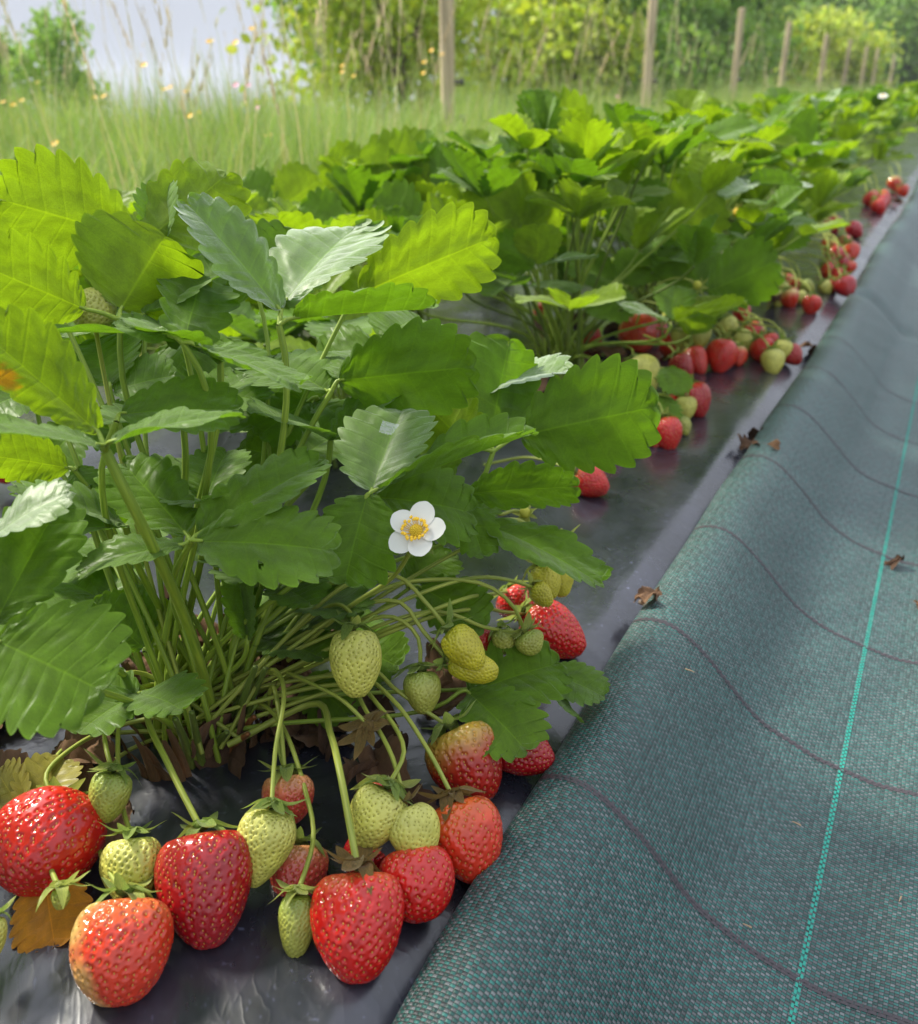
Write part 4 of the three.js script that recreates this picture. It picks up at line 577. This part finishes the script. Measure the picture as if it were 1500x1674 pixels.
// ---------------------------------------------------------------- dry leaves, twigs, litter
{
  const dryGeo = []; for (let i = 0; i < 6; i++) dryGeo.push(leafletGeo({ w: 0.6 + 0.05 * i, fold: 0.3 + 0.12 * i, curl: -0.3 + 0.2 * i, seed: 1200 + i, ruff: 0.25, pleat: 0.03, per: 4, cols: 5, tooth: 0.05, ragged: 0.15, droop: 0.4 }));
  const r = rng(17);
  const dry = (pos, size, mat, label, group, yaw, tilt = 0.2, name = 'dry_leaf') => { const g = thing(name, label, 'dead leaf', group, new THREE.Mesh(dryGeo[Math.floor(r() * 6)], mat)); g.position.copy(pos); g.rotation.set(-Math.PI / 2 + tilt * (r() - 0.5) * 2, 0.6 * (r() - 0.5), yaw ?? r() * 6.28, 'YXZ'); g.scale.setScalar(size); return g; };
  for (let i = 0; i < 80; i++) { const a = r() * 6.28, q = 0.02 + 0.12 * Math.sqrt(r()), p = V(CROWN.x + Math.cos(a) * q * 1.15, 0, CROWN.z + Math.sin(a) * q); if ((p.x - CROWN.x) * -HEADING.x + (p.z - CROWN.z) * -HEADING.z > 0.078) continue; p.y = filmY(p.x, p.z) + 0.003 + 0.016 * r() * (1 - q * 5); dry(p, 0.03 + 0.035 * r(), r() < 0.5 ? LEAF.dry : LEAF.dryDark, 'dry brown leaf in the litter around the near crown', 'dry leaves around the near crown', undefined, 0.5); }
  for (let i = 0; i < 26; i++) { const z = -1.1 - 2.2 * r(), p = V(-0.46 + 0.2 * (r() - 0.5), 0.004, z); p.y += filmY(p.x, p.z); dry(p, 0.03 + 0.03 * r(), r() < 0.5 ? LEAF.dry : LEAF.dryDark, 'dry brown leaf under the plants further along', 'dry leaves under the further plants', undefined, 0.5); }
  const spot = (px, py, size, mat, label, h = 0.004) => { const p = onLevel(px, py, h); dry(p, size, mat, label, null); };
  spot(1078, 966, 0.03, LEAF.dry, 'crumpled brown leaf caught by the fabric edge beside the twig', .014);
  spot(1232, 722, 0.036, LEAF.dry, 'dry brown leaf heap against the fabric edge in the middle', .012); spot(1224, 734, 0.03, LEAF.dryDark, 'darker dry leaf under the heap at the fabric edge', .004); spot(1242, 710, 0.028, LEAF.dryDark, 'curled dark leaf right of the heap at the fabric edge', .006);
  spot(1156, 868, 0.022, leafMat(0.45, 0.32, 0.16, { transmission: .1, clearcoat: 0 }), 'small tan leaf scrap at the fabric edge', .006);
  spot(1340, 572, 0.03, LEAF.dryDark, 'dark leaf scrap on the film beside the fabric further back', .004); spot(1330, 566, 0.03, LEAF.dry, 'brown leaf scrap left of the dark one further back', .004);
  spot(1262, 492, 0.05, LEAF.dry, 'brown dead leaf under the third cluster', .008); spot(1452, 330, 0.06, LEAF.dry, 'brown dead leaf far along the bed edge', .01);
  const fab = (px, py, size, mat, label, h) => { const p = onLevel(px, py, h); p.y += 0.004; dry(p, size, mat, label, null); };
  fab(1396, 690, 0.026, LEAF.dry, 'left one of two brown scraps on the fabric', -.058); fab(1410, 676, 0.030, LEAF.dry, 'right one of two brown scraps on the fabric', -.062); fab(1474, 920, 0.028, LEAF.dryDark, 'dark brown scrap on the fabric right of the turquoise line', -.075); fab(1492, 988, 0.012, LEAF.dry, 'small tan scrap at the right edge of the fabric', -.075); fab(1448, 576, 0.02, leafMat(0.42, 0.22, 0.12, { transmission: .1, clearcoat: 0 }), 'reddish scrap below the stick on the fabric', -.07);
  const tw = (list, r0, label, mat) => thing('twig', label, 'twig', null, new THREE.Mesh(tube(list, r0, r0 * 0.6, 10, 6), mat));
  const bark = new THREE.MeshStandardMaterial({ color: col(0.16, 0.12, 0.09), roughness: 0.95 }), tan = new THREE.MeshStandardMaterial({ color: col(0.36, 0.25, 0.15), roughness: 0.9 });
  tw([onLevel(1046, 984, .006), onLevel(1060, 990, .008), onLevel(1080, 991, .012)], 0.0022, 'short dark twig on the film against the fabric edge', bark);
  tw([onLevel(1422, 545, -.062), onLevel(1440, 526, -.05), onLevel(1455, 514, -.045), onLevel(1459, 498, -.055)], 0.0045, 'curved pale stick lying in the fabric fold', tan);
  for (const [x, y] of [[1300, 1332], [1125, 1210], [1470, 1442], [1215, 1510]]) { const p = onLevel(x, y, -.06); const k = kForX(p.x); const q = fabricPoint(k, p.z); const az = r() * 6.28, hl = 0.002 + 0.002 * r(), dv = V(Math.cos(az) * hl, 0, Math.sin(az) * hl), c0 = V(q[0], q[1] + 0.0022, q[2]); thing('straw_bit', 'tiny straw bit lying on the woven fabric', 'straw', 'straw bits on the fabric', new THREE.Mesh(tube([c0.clone().sub(dv), c0.clone().add(V(0, 0.0003, 0)), c0.clone().add(dv)], 0.0006, 0.0003, 4, 5), tan)); }
  function kForX(x) { for (let k = 24; k < NPROF; k++) if (prof[k].x > x) return k; return NPROF - 1; }
  // the old orange leaf and the yellow one under the big left berry
  const o1 = thing('old_leaf', 'orange old strawberry leaf lying on the film at the lower left', 'dead leaf'); placeLeaflet(leafletGeo({ w: 1.0, fold: 0.08, curl: 0.1, seed: 1301, per: 7, cols: 9, ruff: 0.08 }), LEAF.old, o1, at(72, 1425, .49, .016), at(85, 1546, .46, .004), facing(0, .6, .8));
  const o2 = thing('old_leaf', 'yellowing leaf standing behind the big red strawberry at the left', 'dead leaf'); placeLeaflet(leafletGeo({ w: 0.9, fold: 0.25, curl: 0.1, seed: 1302, per: 7, cols: 9 }), LEAF.yellow, o2, at(40, 1330, .50, .01), at(105, 1235, .53, .02), facing(0, .4, .9)); placeLeaflet(leafletGeo({ w: 0.8, fold: 0.25, curl: 0.1, seed: 1303, per: 7, cols: 9 }), LEAF.yellow, o2, at(40, 1330, .50, .01), at(-10, 1260, .52, .02), facing(0, .4, .9));
  const fl = thing('plastic_scrap', 'small clear plastic scrap stuck on a grey leaf', 'plastic scrap', null, new THREE.Mesh(gridGeo(8, 8, (u, v) => { const a = (u - 0.5) * 0.011, b = (v - 0.5) * 0.008; return [a * (1 - 0.25 * v), 0.0012 * perlin.noise(u * 5, v * 5, 3), b]; }), new THREE.MeshPhysicalMaterial({ color: col(0.9, 0.92, 0.95), roughness: 0.18, transmission: 0.75, side: THREE.DoubleSide, clearcoat: 1 }))); fl.position.copy(at(634, 700, .528)); fl.quaternion.setFromUnitVectors(V(0, 1, 0), facing(-.2, .5, .85).normalize());
}

// ---------------------------------------------------------------- fence
{
  const wood = dataTex(256, 1024, (u, v) => { const g = wrapNoise(u, v * 0.25, 30, 4, 3), s = wrapNoise(u, v, 8, 9, 4), k = 0.82 + 0.22 * g + 0.25 * s; return [k, k * 0.95, k * 0.86]; }, true);
  const m = new THREE.MeshStandardMaterial({ color: col(0.80, 0.71, 0.58), map: wood, bumpMap: wood, bumpScale: 0.006, roughness: 0.9 }), ins = new THREE.MeshPhysicalMaterial({ color: col(0.02, 0.02, 0.022), roughness: 0.4 });
  const LAB = ['nearest wooden fence post, thick and standing in the tall grass', 'second wooden fence post from the front', 'third wooden fence post from the front', 'fourth wooden fence post, before yellow green bushes', 'fifth wooden fence post from the front', 'sixth wooden fence post, before the dark trees', 'seventh wooden fence post from the front', 'farthest short wooden fence post of the line', 'thin leaning wooden post beyond the last straight one'];
  const zs = [-4.31, -7.62, -10.76, -13.7, -17.0, -20.3, -23.6, -26.1, -32]; const r = rng(31);
  zs.forEach((z, i) => {
    const p = thing('fence_post', LAB[i], 'fence post', 'posts of the wooden fence'), h = i ? 1.17 + 0.06 * (r() - 0.5) : 1.22; p.position.set(-2.26 + 0.05 * (r() - 0.5) * (i > 0), meadowY(-2.26, z) - 0.05, z); p.rotation.set(0.02 * (r() - 0.5), r() * 6, 0.03 * (r() - 0.5));
    const R = 0.034, g = new THREE.LatheGeometry([[0, 0], [R * 1.05, 0], [R * 1.02, 0.3], [R, h * 0.7], [R * 0.96, h - 0.012], [R * 0.86, h], [0, h + 0.004]].map(([x, y]) => new THREE.Vector2(x, y)), 18); { const a = g.attributes.position; for (let k = 0; k < a.count; k++) { const b = Math.atan2(a.getZ(k), a.getX(k)), s = 1 + 0.05 * perlin.noise(Math.cos(b) * 2 + i, a.getY(k) * 2, Math.sin(b) * 2); a.setX(k, a.getX(k) * s); a.setZ(k, a.getZ(k) * s); } g.computeVertexNormals(); }
    part('pole', g, m, p);
    for (const y of [0.36, 0.52]) { const q = new THREE.CylinderGeometry(0.014, 0.018, 0.05, 10); q.rotateZ(Math.PI / 2); q.translate(R + 0.02, y, 0); const o = part('insulator', q, ins, p); o.rotation.y = -p.rotation.y + 0.6; }
  });
}
// ---------------------------------------------------------------- meadow
{
  const grassMat = new THREE.MeshPhysicalMaterial({ vertexColors: true, color: 0xffffff, roughness: 0.95, transmission: 0.45, side: THREE.DoubleSide, clearcoat: 0.15, clearcoatRoughness: 0.4 });
  const blade = (r, h, w, lean, az, ox, oz, c) => { const n = 5, p = [], idx = [], cc = [], dx = Math.cos(az), dz = Math.sin(az), sx = -dz, sz = dx; for (let i = 0; i <= n; i++) { const t = i / n, k = w * (1 - t * t * 0.96) * 0.5, b = lean * t * t, y = h * (t - 0.25 * lean / h * t * t); for (const s of [-1, 1]) p.push(ox + dx * b + sx * k * s, y, oz + dz * b + sz * k * s), cc.push(...c); } for (let i = 0; i < n; i++) { const a = i * 2; idx.push(a, a + 1, a + 3, a, a + 3, a + 2); } const g = new THREE.BufferGeometry(); g.setAttribute('position', new THREE.Float32BufferAttribute(p, 3)); g.setAttribute('color', new THREE.Float32BufferAttribute(cc, 3)); g.setIndex(idx); g.computeVertexNormals(); return g; };
  const clump = (seed, n, hLo, hHi, w, spread) => { const r = rng(seed), L = []; for (let i = 0; i < n; i++) { const k = r(), c = k < 0.6 ? [0.23, 0.37, 0.055] : k < 0.9 ? [0.33, 0.44, 0.08] : [0.50, 0.46, 0.18], h = lerp(hLo, hHi, r()); L.push(blade(r, h, w * (0.7 + 0.6 * r()), h * (0.1 + 0.5 * r()), r() * 6.28, (r() - 0.5) * spread, (r() - 0.5) * spread, c)); } return mergeGeometries(L); };
  const scatter = (name, geo, mat, count, seed, place) => { const m = new THREE.InstancedMesh(geo, mat, count), o = new THREE.Object3D(), r = rng(seed), c = new THREE.Color(); let n = 0; for (let i = 0; i < count; i++) { const q = place(r); if (!q) continue; o.position.set(q[0], q[1], q[2]); o.rotation.set(0.1 * (r() - 0.5), r() * 6.28, 0.1 * (r() - 0.5)); o.scale.set(q[3], q[4] ?? q[3], q[3]); o.updateMatrix(); m.setMatrixAt(n, o.matrix); const k = 0.8 + 0.4 * r(); c.setRGB(k * (0.95 + 0.2 * r()), k, k * 0.95); m.setColorAt(n, c); n++; } m.count = n; m.name = numbered(name); m.userData = { kind: 'stuff' }; scene.add(m); return m; };
  const area = (r) => { const d = 0.6 + 26 * Math.pow(r(), 1.7), az = YAW + lerp(-0.52, 1.15, r()), x = -Math.sin(az) * d * 1.0, z = -Math.cos(az) * d; return x < -1.14 && x > -16 ? [x, z, d] : null; };
  const patch = (x, z) => 0.5 + 0.9 * sstep(-0.3, 0.35, fbm(x * 1.1, 8, z * 1.1, 3));
  for (let k = 0; k < 4; k++) scatter('meadow_grass', k < 2 ? clump(50 + k, 24, 0.16, 0.36, 0.005, 0.16) : clump(50 + k, 12, 0.24, 0.50, 0.004, 0.2), grassMat, k < 2 ? 14500 : 9500, 200 + k, (r) => { const q = area(r); if (!q) return; return [q[0], meadowY(q[0], q[1]), q[1], (0.85 + 0.4 * r()) * (q[2] > 9 ? 1.5 : 1), (0.7 + 0.4 * r()) * patch(q[0], q[1]) * (q[0] > -1.35 ? 0.7 : 1)]; });
  // flowering grass: a thin culm with a loose head
  const culm = (seed, h) => { const r = rng(seed), L = [], c = [0.50, 0.48, 0.24], lean = 0.06 + 0.1 * r(); L.push(blade(r, h, 0.0028, lean, 0, 0, 0, c)); const top = [lean * 0.9, h * 0.93]; for (let i = 0; i < 26; i++) { const t = r(), y = h * (0.72 + 0.27 * t), x = lean * Math.pow(y / h, 2), g = blade(r, 0.022 + 0.03 * (1 - t) * r(), 0.0035, 0.012 * r(), r() * 6.28, 0, 0, [0.52, 0.47, 0.30]); g.translate(x, y, 0); L.push(g); } return mergeGeometries(L); };
  for (let k = 0; k < 4; k++) scatter('flowering_grass', culm(80 + k, 0.62 + 0.1 * k), grassMat, 380, 300 + k, (r) => { const q = area(r); if (!q || q[2] < 1.6 || q[2] > 16) return; return [q[0], meadowY(q[0], q[1]), q[1], 0.8 + 0.5 * r(), 0.75 + 0.4 * r()]; });
  // broad-leaved weeds
  const weed = (seed) => { const r = rng(seed), L = []; for (let i = 0; i < 16; i++) { const g = blade(r, 0.06 + 0.05 * r(), 0.028, 0.05, i * 2.4, 0, 0, [0.2, 0.33, 0.05]); g.scale(0.7, 0.7, 0.7); g.translate(0, 0.03 + i * 0.015, 0); L.push(g); } L.push(blade(r, 0.28, 0.006, 0.02, 0, 0, 0, [0.2, 0.3, 0.06])); return mergeGeometries(L); };
  for (let k = 0; k < 2; k++) scatter('meadow_weed', weed(90 + k), grassMat, 90, 350 + k, (r) => { const q = area(r); if (!q || q[2] > 9) return; return [q[0], meadowY(q[0], q[1]), q[1], 0.8 + 0.5 * r()]; });
  // buttercups and a few pink flowers
  const yM = new THREE.MeshPhysicalMaterial({ color: col(0.85, 0.50, 0.02), roughness: 0.5, side: THREE.DoubleSide }), pM = new THREE.MeshPhysicalMaterial({ color: col(0.75, 0.36, 0.48), roughness: 0.7, side: THREE.DoubleSide }), gM = new THREE.MeshPhysicalMaterial({ color: col(0.24, 0.32, 0.08), roughness: 0.8 });
  const head = (() => { const L = []; for (let i = 0; i < 5; i++) { const g = gridGeo(4, 4, (u, t) => { const s = u * 2 - 1, w = 0.55 * Math.sin(Math.PI * (0.12 + 0.76 * t)); return [0.1 + t * 0.9, 0.35 * t * t, s * w]; }); g.rotateY(i * 1.2566); L.push(g); } return mergeGeometries(L); })();
  const wild = (px, py, d, pink) => { const top = at(px, py, d), gy = meadowY(top.x, top.z); const w = thing(pink ? 'pink_wildflower' : 'yellow_wildflower', pink ? 'blurred pink wildflower above the meadow grass' : 'blurred yellow wildflower above the meadow grass', 'wildflower', pink ? 'pink wildflowers in the meadow' : 'yellow wildflowers in the meadow'); w.position.set(top.x, gy, top.z); const h = top.y - gy; part('stem', tube([V(0.03, 0, 0.02), V(0.015, h * 0.5, 0), V(0, h, 0)], 0.0016, 0.001, 6, 5), gM, w); const b = part('flower_head', head, pink ? pM : yM, w); b.position.y = h; b.scale.setScalar(0.012); b.rotation.set(0.5, px, 0.2); };
  for (const [x, y, d] of [[5, 168, 3], [22, 172, 3.2], [35, 165, 3.4], [155, 160, 3.6], [170, 158, 3.2], [268, 147, 3.5], [278, 143, 4], [305, 150, 3], [343, 69, 2.6], [385, 70, 3], [412, 48, 2.8], [310, 190, 3], [235, 107, 3], [90, 235, 2.6], [438, 222, 2.6], [560, 118, 4], [578, 125, 4.4], [560, 108, 4.2], [693, 102, 4.5], [705, 83, 4.4], [692, 120, 4.3], [722, 90, 4.2], [325, 185, 3.4], [62, 135, 4]]) wild(x, y, d);
  for (const [x, y, d] of [[385, 140, 3], [422, 177, 3.4], [1008, 158, 6], [405, 140, 3.4]]) wild(x, y, d, true);
}
// ---------------------------------------------------------------- trees and bushes beyond the fence
{
  const leafShape = gridGeo(2, 4, (u, t) => { const s = u * 2 - 1, w = 0.36 * Math.sin(Math.PI * Math.min(1, 0.05 + 0.95 * t)); return [s * w, t, 0.12 * s * s + 0.12 * Math.sin(t * 3)]; });
  const mat = (r, g, b) => new THREE.MeshPhysicalMaterial({ color: col(r, g, b), roughness: 0.95, transmission: 0.42, side: THREE.DoubleSide, clearcoat: 0.3, clearcoatRoughness: 0.4 });
  const tones = { lime: mat(0.50, 0.62, 0.03), green: mat(0.27, 0.46, 0.05) }, bark = new THREE.MeshStandardMaterial({ color: col(0.17, 0.13, 0.10), roughness: 0.95 });
  const tree = (name, label, px, py, d, rx, ry, leaf, n, tone, seed, limbs = 7) => {
    const c = at(px, py, d, -50), gy = meadowY(c.x, c.z), t = thing(name, label, name === 'bush' ? 'bush' : 'tree', 'trees and bushes beyond the fence'), r = rng(seed); t.position.set(c.x, gy, c.z);
    const h = c.y - gy, base = V(0, 0, 0), tips = [];
    part('trunk', tube([V(0, -0.2, 0), V(0.05, h * 0.4, 0.03), V(-0.03, h * 0.85, 0)], 0.045 * rx, 0.02 * rx, 8, 8), bark, t);
    for (let i = 0; i < limbs; i++) { const a = i * 2.4 + r(), q = 0.45 + 0.45 * r(), y = h + ry * (r() * 1.5 - 0.75), e = V(Math.cos(a) * rx * q, y, Math.sin(a) * rx * q), s = V(0, h * (0.35 + 0.4 * r()), 0); tips.push(e, s.clone().lerp(e, 0.65)); part('limb', tube([s, s.clone().lerp(e, 0.5).add(V(0, 0.1 * ry, 0)), e], 0.02 * rx, 0.006 * rx, 6, 5), bark, t); }
    const clumps = []; for (let i = 0; i < 34; i++) { const a = r() * 6.28, u = r() * 2 - 1, q = Math.pow(r(), 0.45), w = Math.sqrt(1 - u * u); const p = V(Math.cos(a) * w * rx * q, h + u * ry * q, Math.sin(a) * w * rx * q); clumps.push([p, 0.14 + 0.22 * r()]); } for (const p of tips) clumps.push([p, 0.2 + 0.15 * r()]);
    const m = new THREE.InstancedMesh(leafShape, tones[tone], n), o = new THREE.Object3D(), k = new THREE.Color();
    for (let i = 0; i < n; i++) { const [p, s] = clumps[Math.floor(r() * clumps.length)], g = () => (r() + r() + r() - 1.5) * 1.1; o.position.set(p.x + g() * s * rx, p.y + g() * s * Math.min(rx, ry), p.z + g() * s * rx); o.rotation.set(r() * 3, r() * 6.28, r() * 3); o.scale.setScalar(leaf * (0.7 + 0.6 * r())); o.updateMatrix(); m.setMatrixAt(i, o.matrix); const v = 0.7 + 0.6 * r(); k.setRGB(v * (0.9 + 0.25 * r()), v, v * 0.9); m.setColorAt(i, k); }
    m.name = 'foliage'; m.userData = { kind: 'stuff' }; t.add(m);
  };
  tree('tree', 'lime green leafy tree behind the nearest fence post', 650, 10, 8, 1.25, 1.15, 0.085, 6500, 'lime', 11);
  tree('tree', 'green tree behind the lime one, above the nearest post', 600, -60, 10, 1.2, 1.4, 0.1, 6000, 'green', 12);
  tree('bush', 'dense green bush between the first two posts', 940, 30, 11, 1.3, 1.1, 0.10, 9000, 'green', 13);
  tree('bush', 'lime bush left of the second post', 915, 50, 10, 0.9, 1.0, 0.09, 5000, 'lime', 14);
  tree('bush', 'dark green bush right of the second post', 1115, 45, 14, 1.25, 1.3, 0.11, 9000, 'green', 15);
  tree('bush', 'dark shaded bush behind the third post', 1170, 20, 17, 1.7, 1.7, 0.13, 7000, 'green', 16);
  tree('bush', 'yellow green bush behind the fourth and fifth posts', 1270, 85, 20, 1.3, 0.85, 0.12, 6500, 'lime', 17);
  tree('bush', 'lime green bush right of the fifth post', 1350, 95, 23, 1.4, 1.0, 0.13, 6500, 'lime', 18);
  tree('tree', 'big dark green tree at the right edge', 1455, 40, 30, 3.2, 3.0, 0.2, 14000, 'green', 19, 9);
  tree('tree', 'mid green tree left of the big dark tree', 1400, 30, 34, 2.6, 2.6, 0.2, 10000, 'green', 20, 9);
  tree('tree', 'bluish tree far behind the fourth post', 1240, 0, 55, 5, 3.2, 0.34, 8000, 'green', 21);
  tree('tree', 'bluish tree far behind the sixth post', 1370, -10, 60, 5, 4.0, 0.34, 8000, 'green', 22);
  tree('tree', 'dark tree beyond the right end of the fence', 1540, 60, 38, 3.6, 3.2, 0.22, 10000, 'green', 25, 9);
  tree('tree', 'loose bluish green tree at the far left beyond the meadow', 95, 110, 13, 0.62, 0.75, 0.08, 2600, 'green', 23);
  tree('tree', 'dark tree cut off by the left edge of the picture', -15, 120, 14, 0.6, 0.7, 0.08, 2200, 'green', 24);
}
shade(scene);
renderer.render(scene, camera);
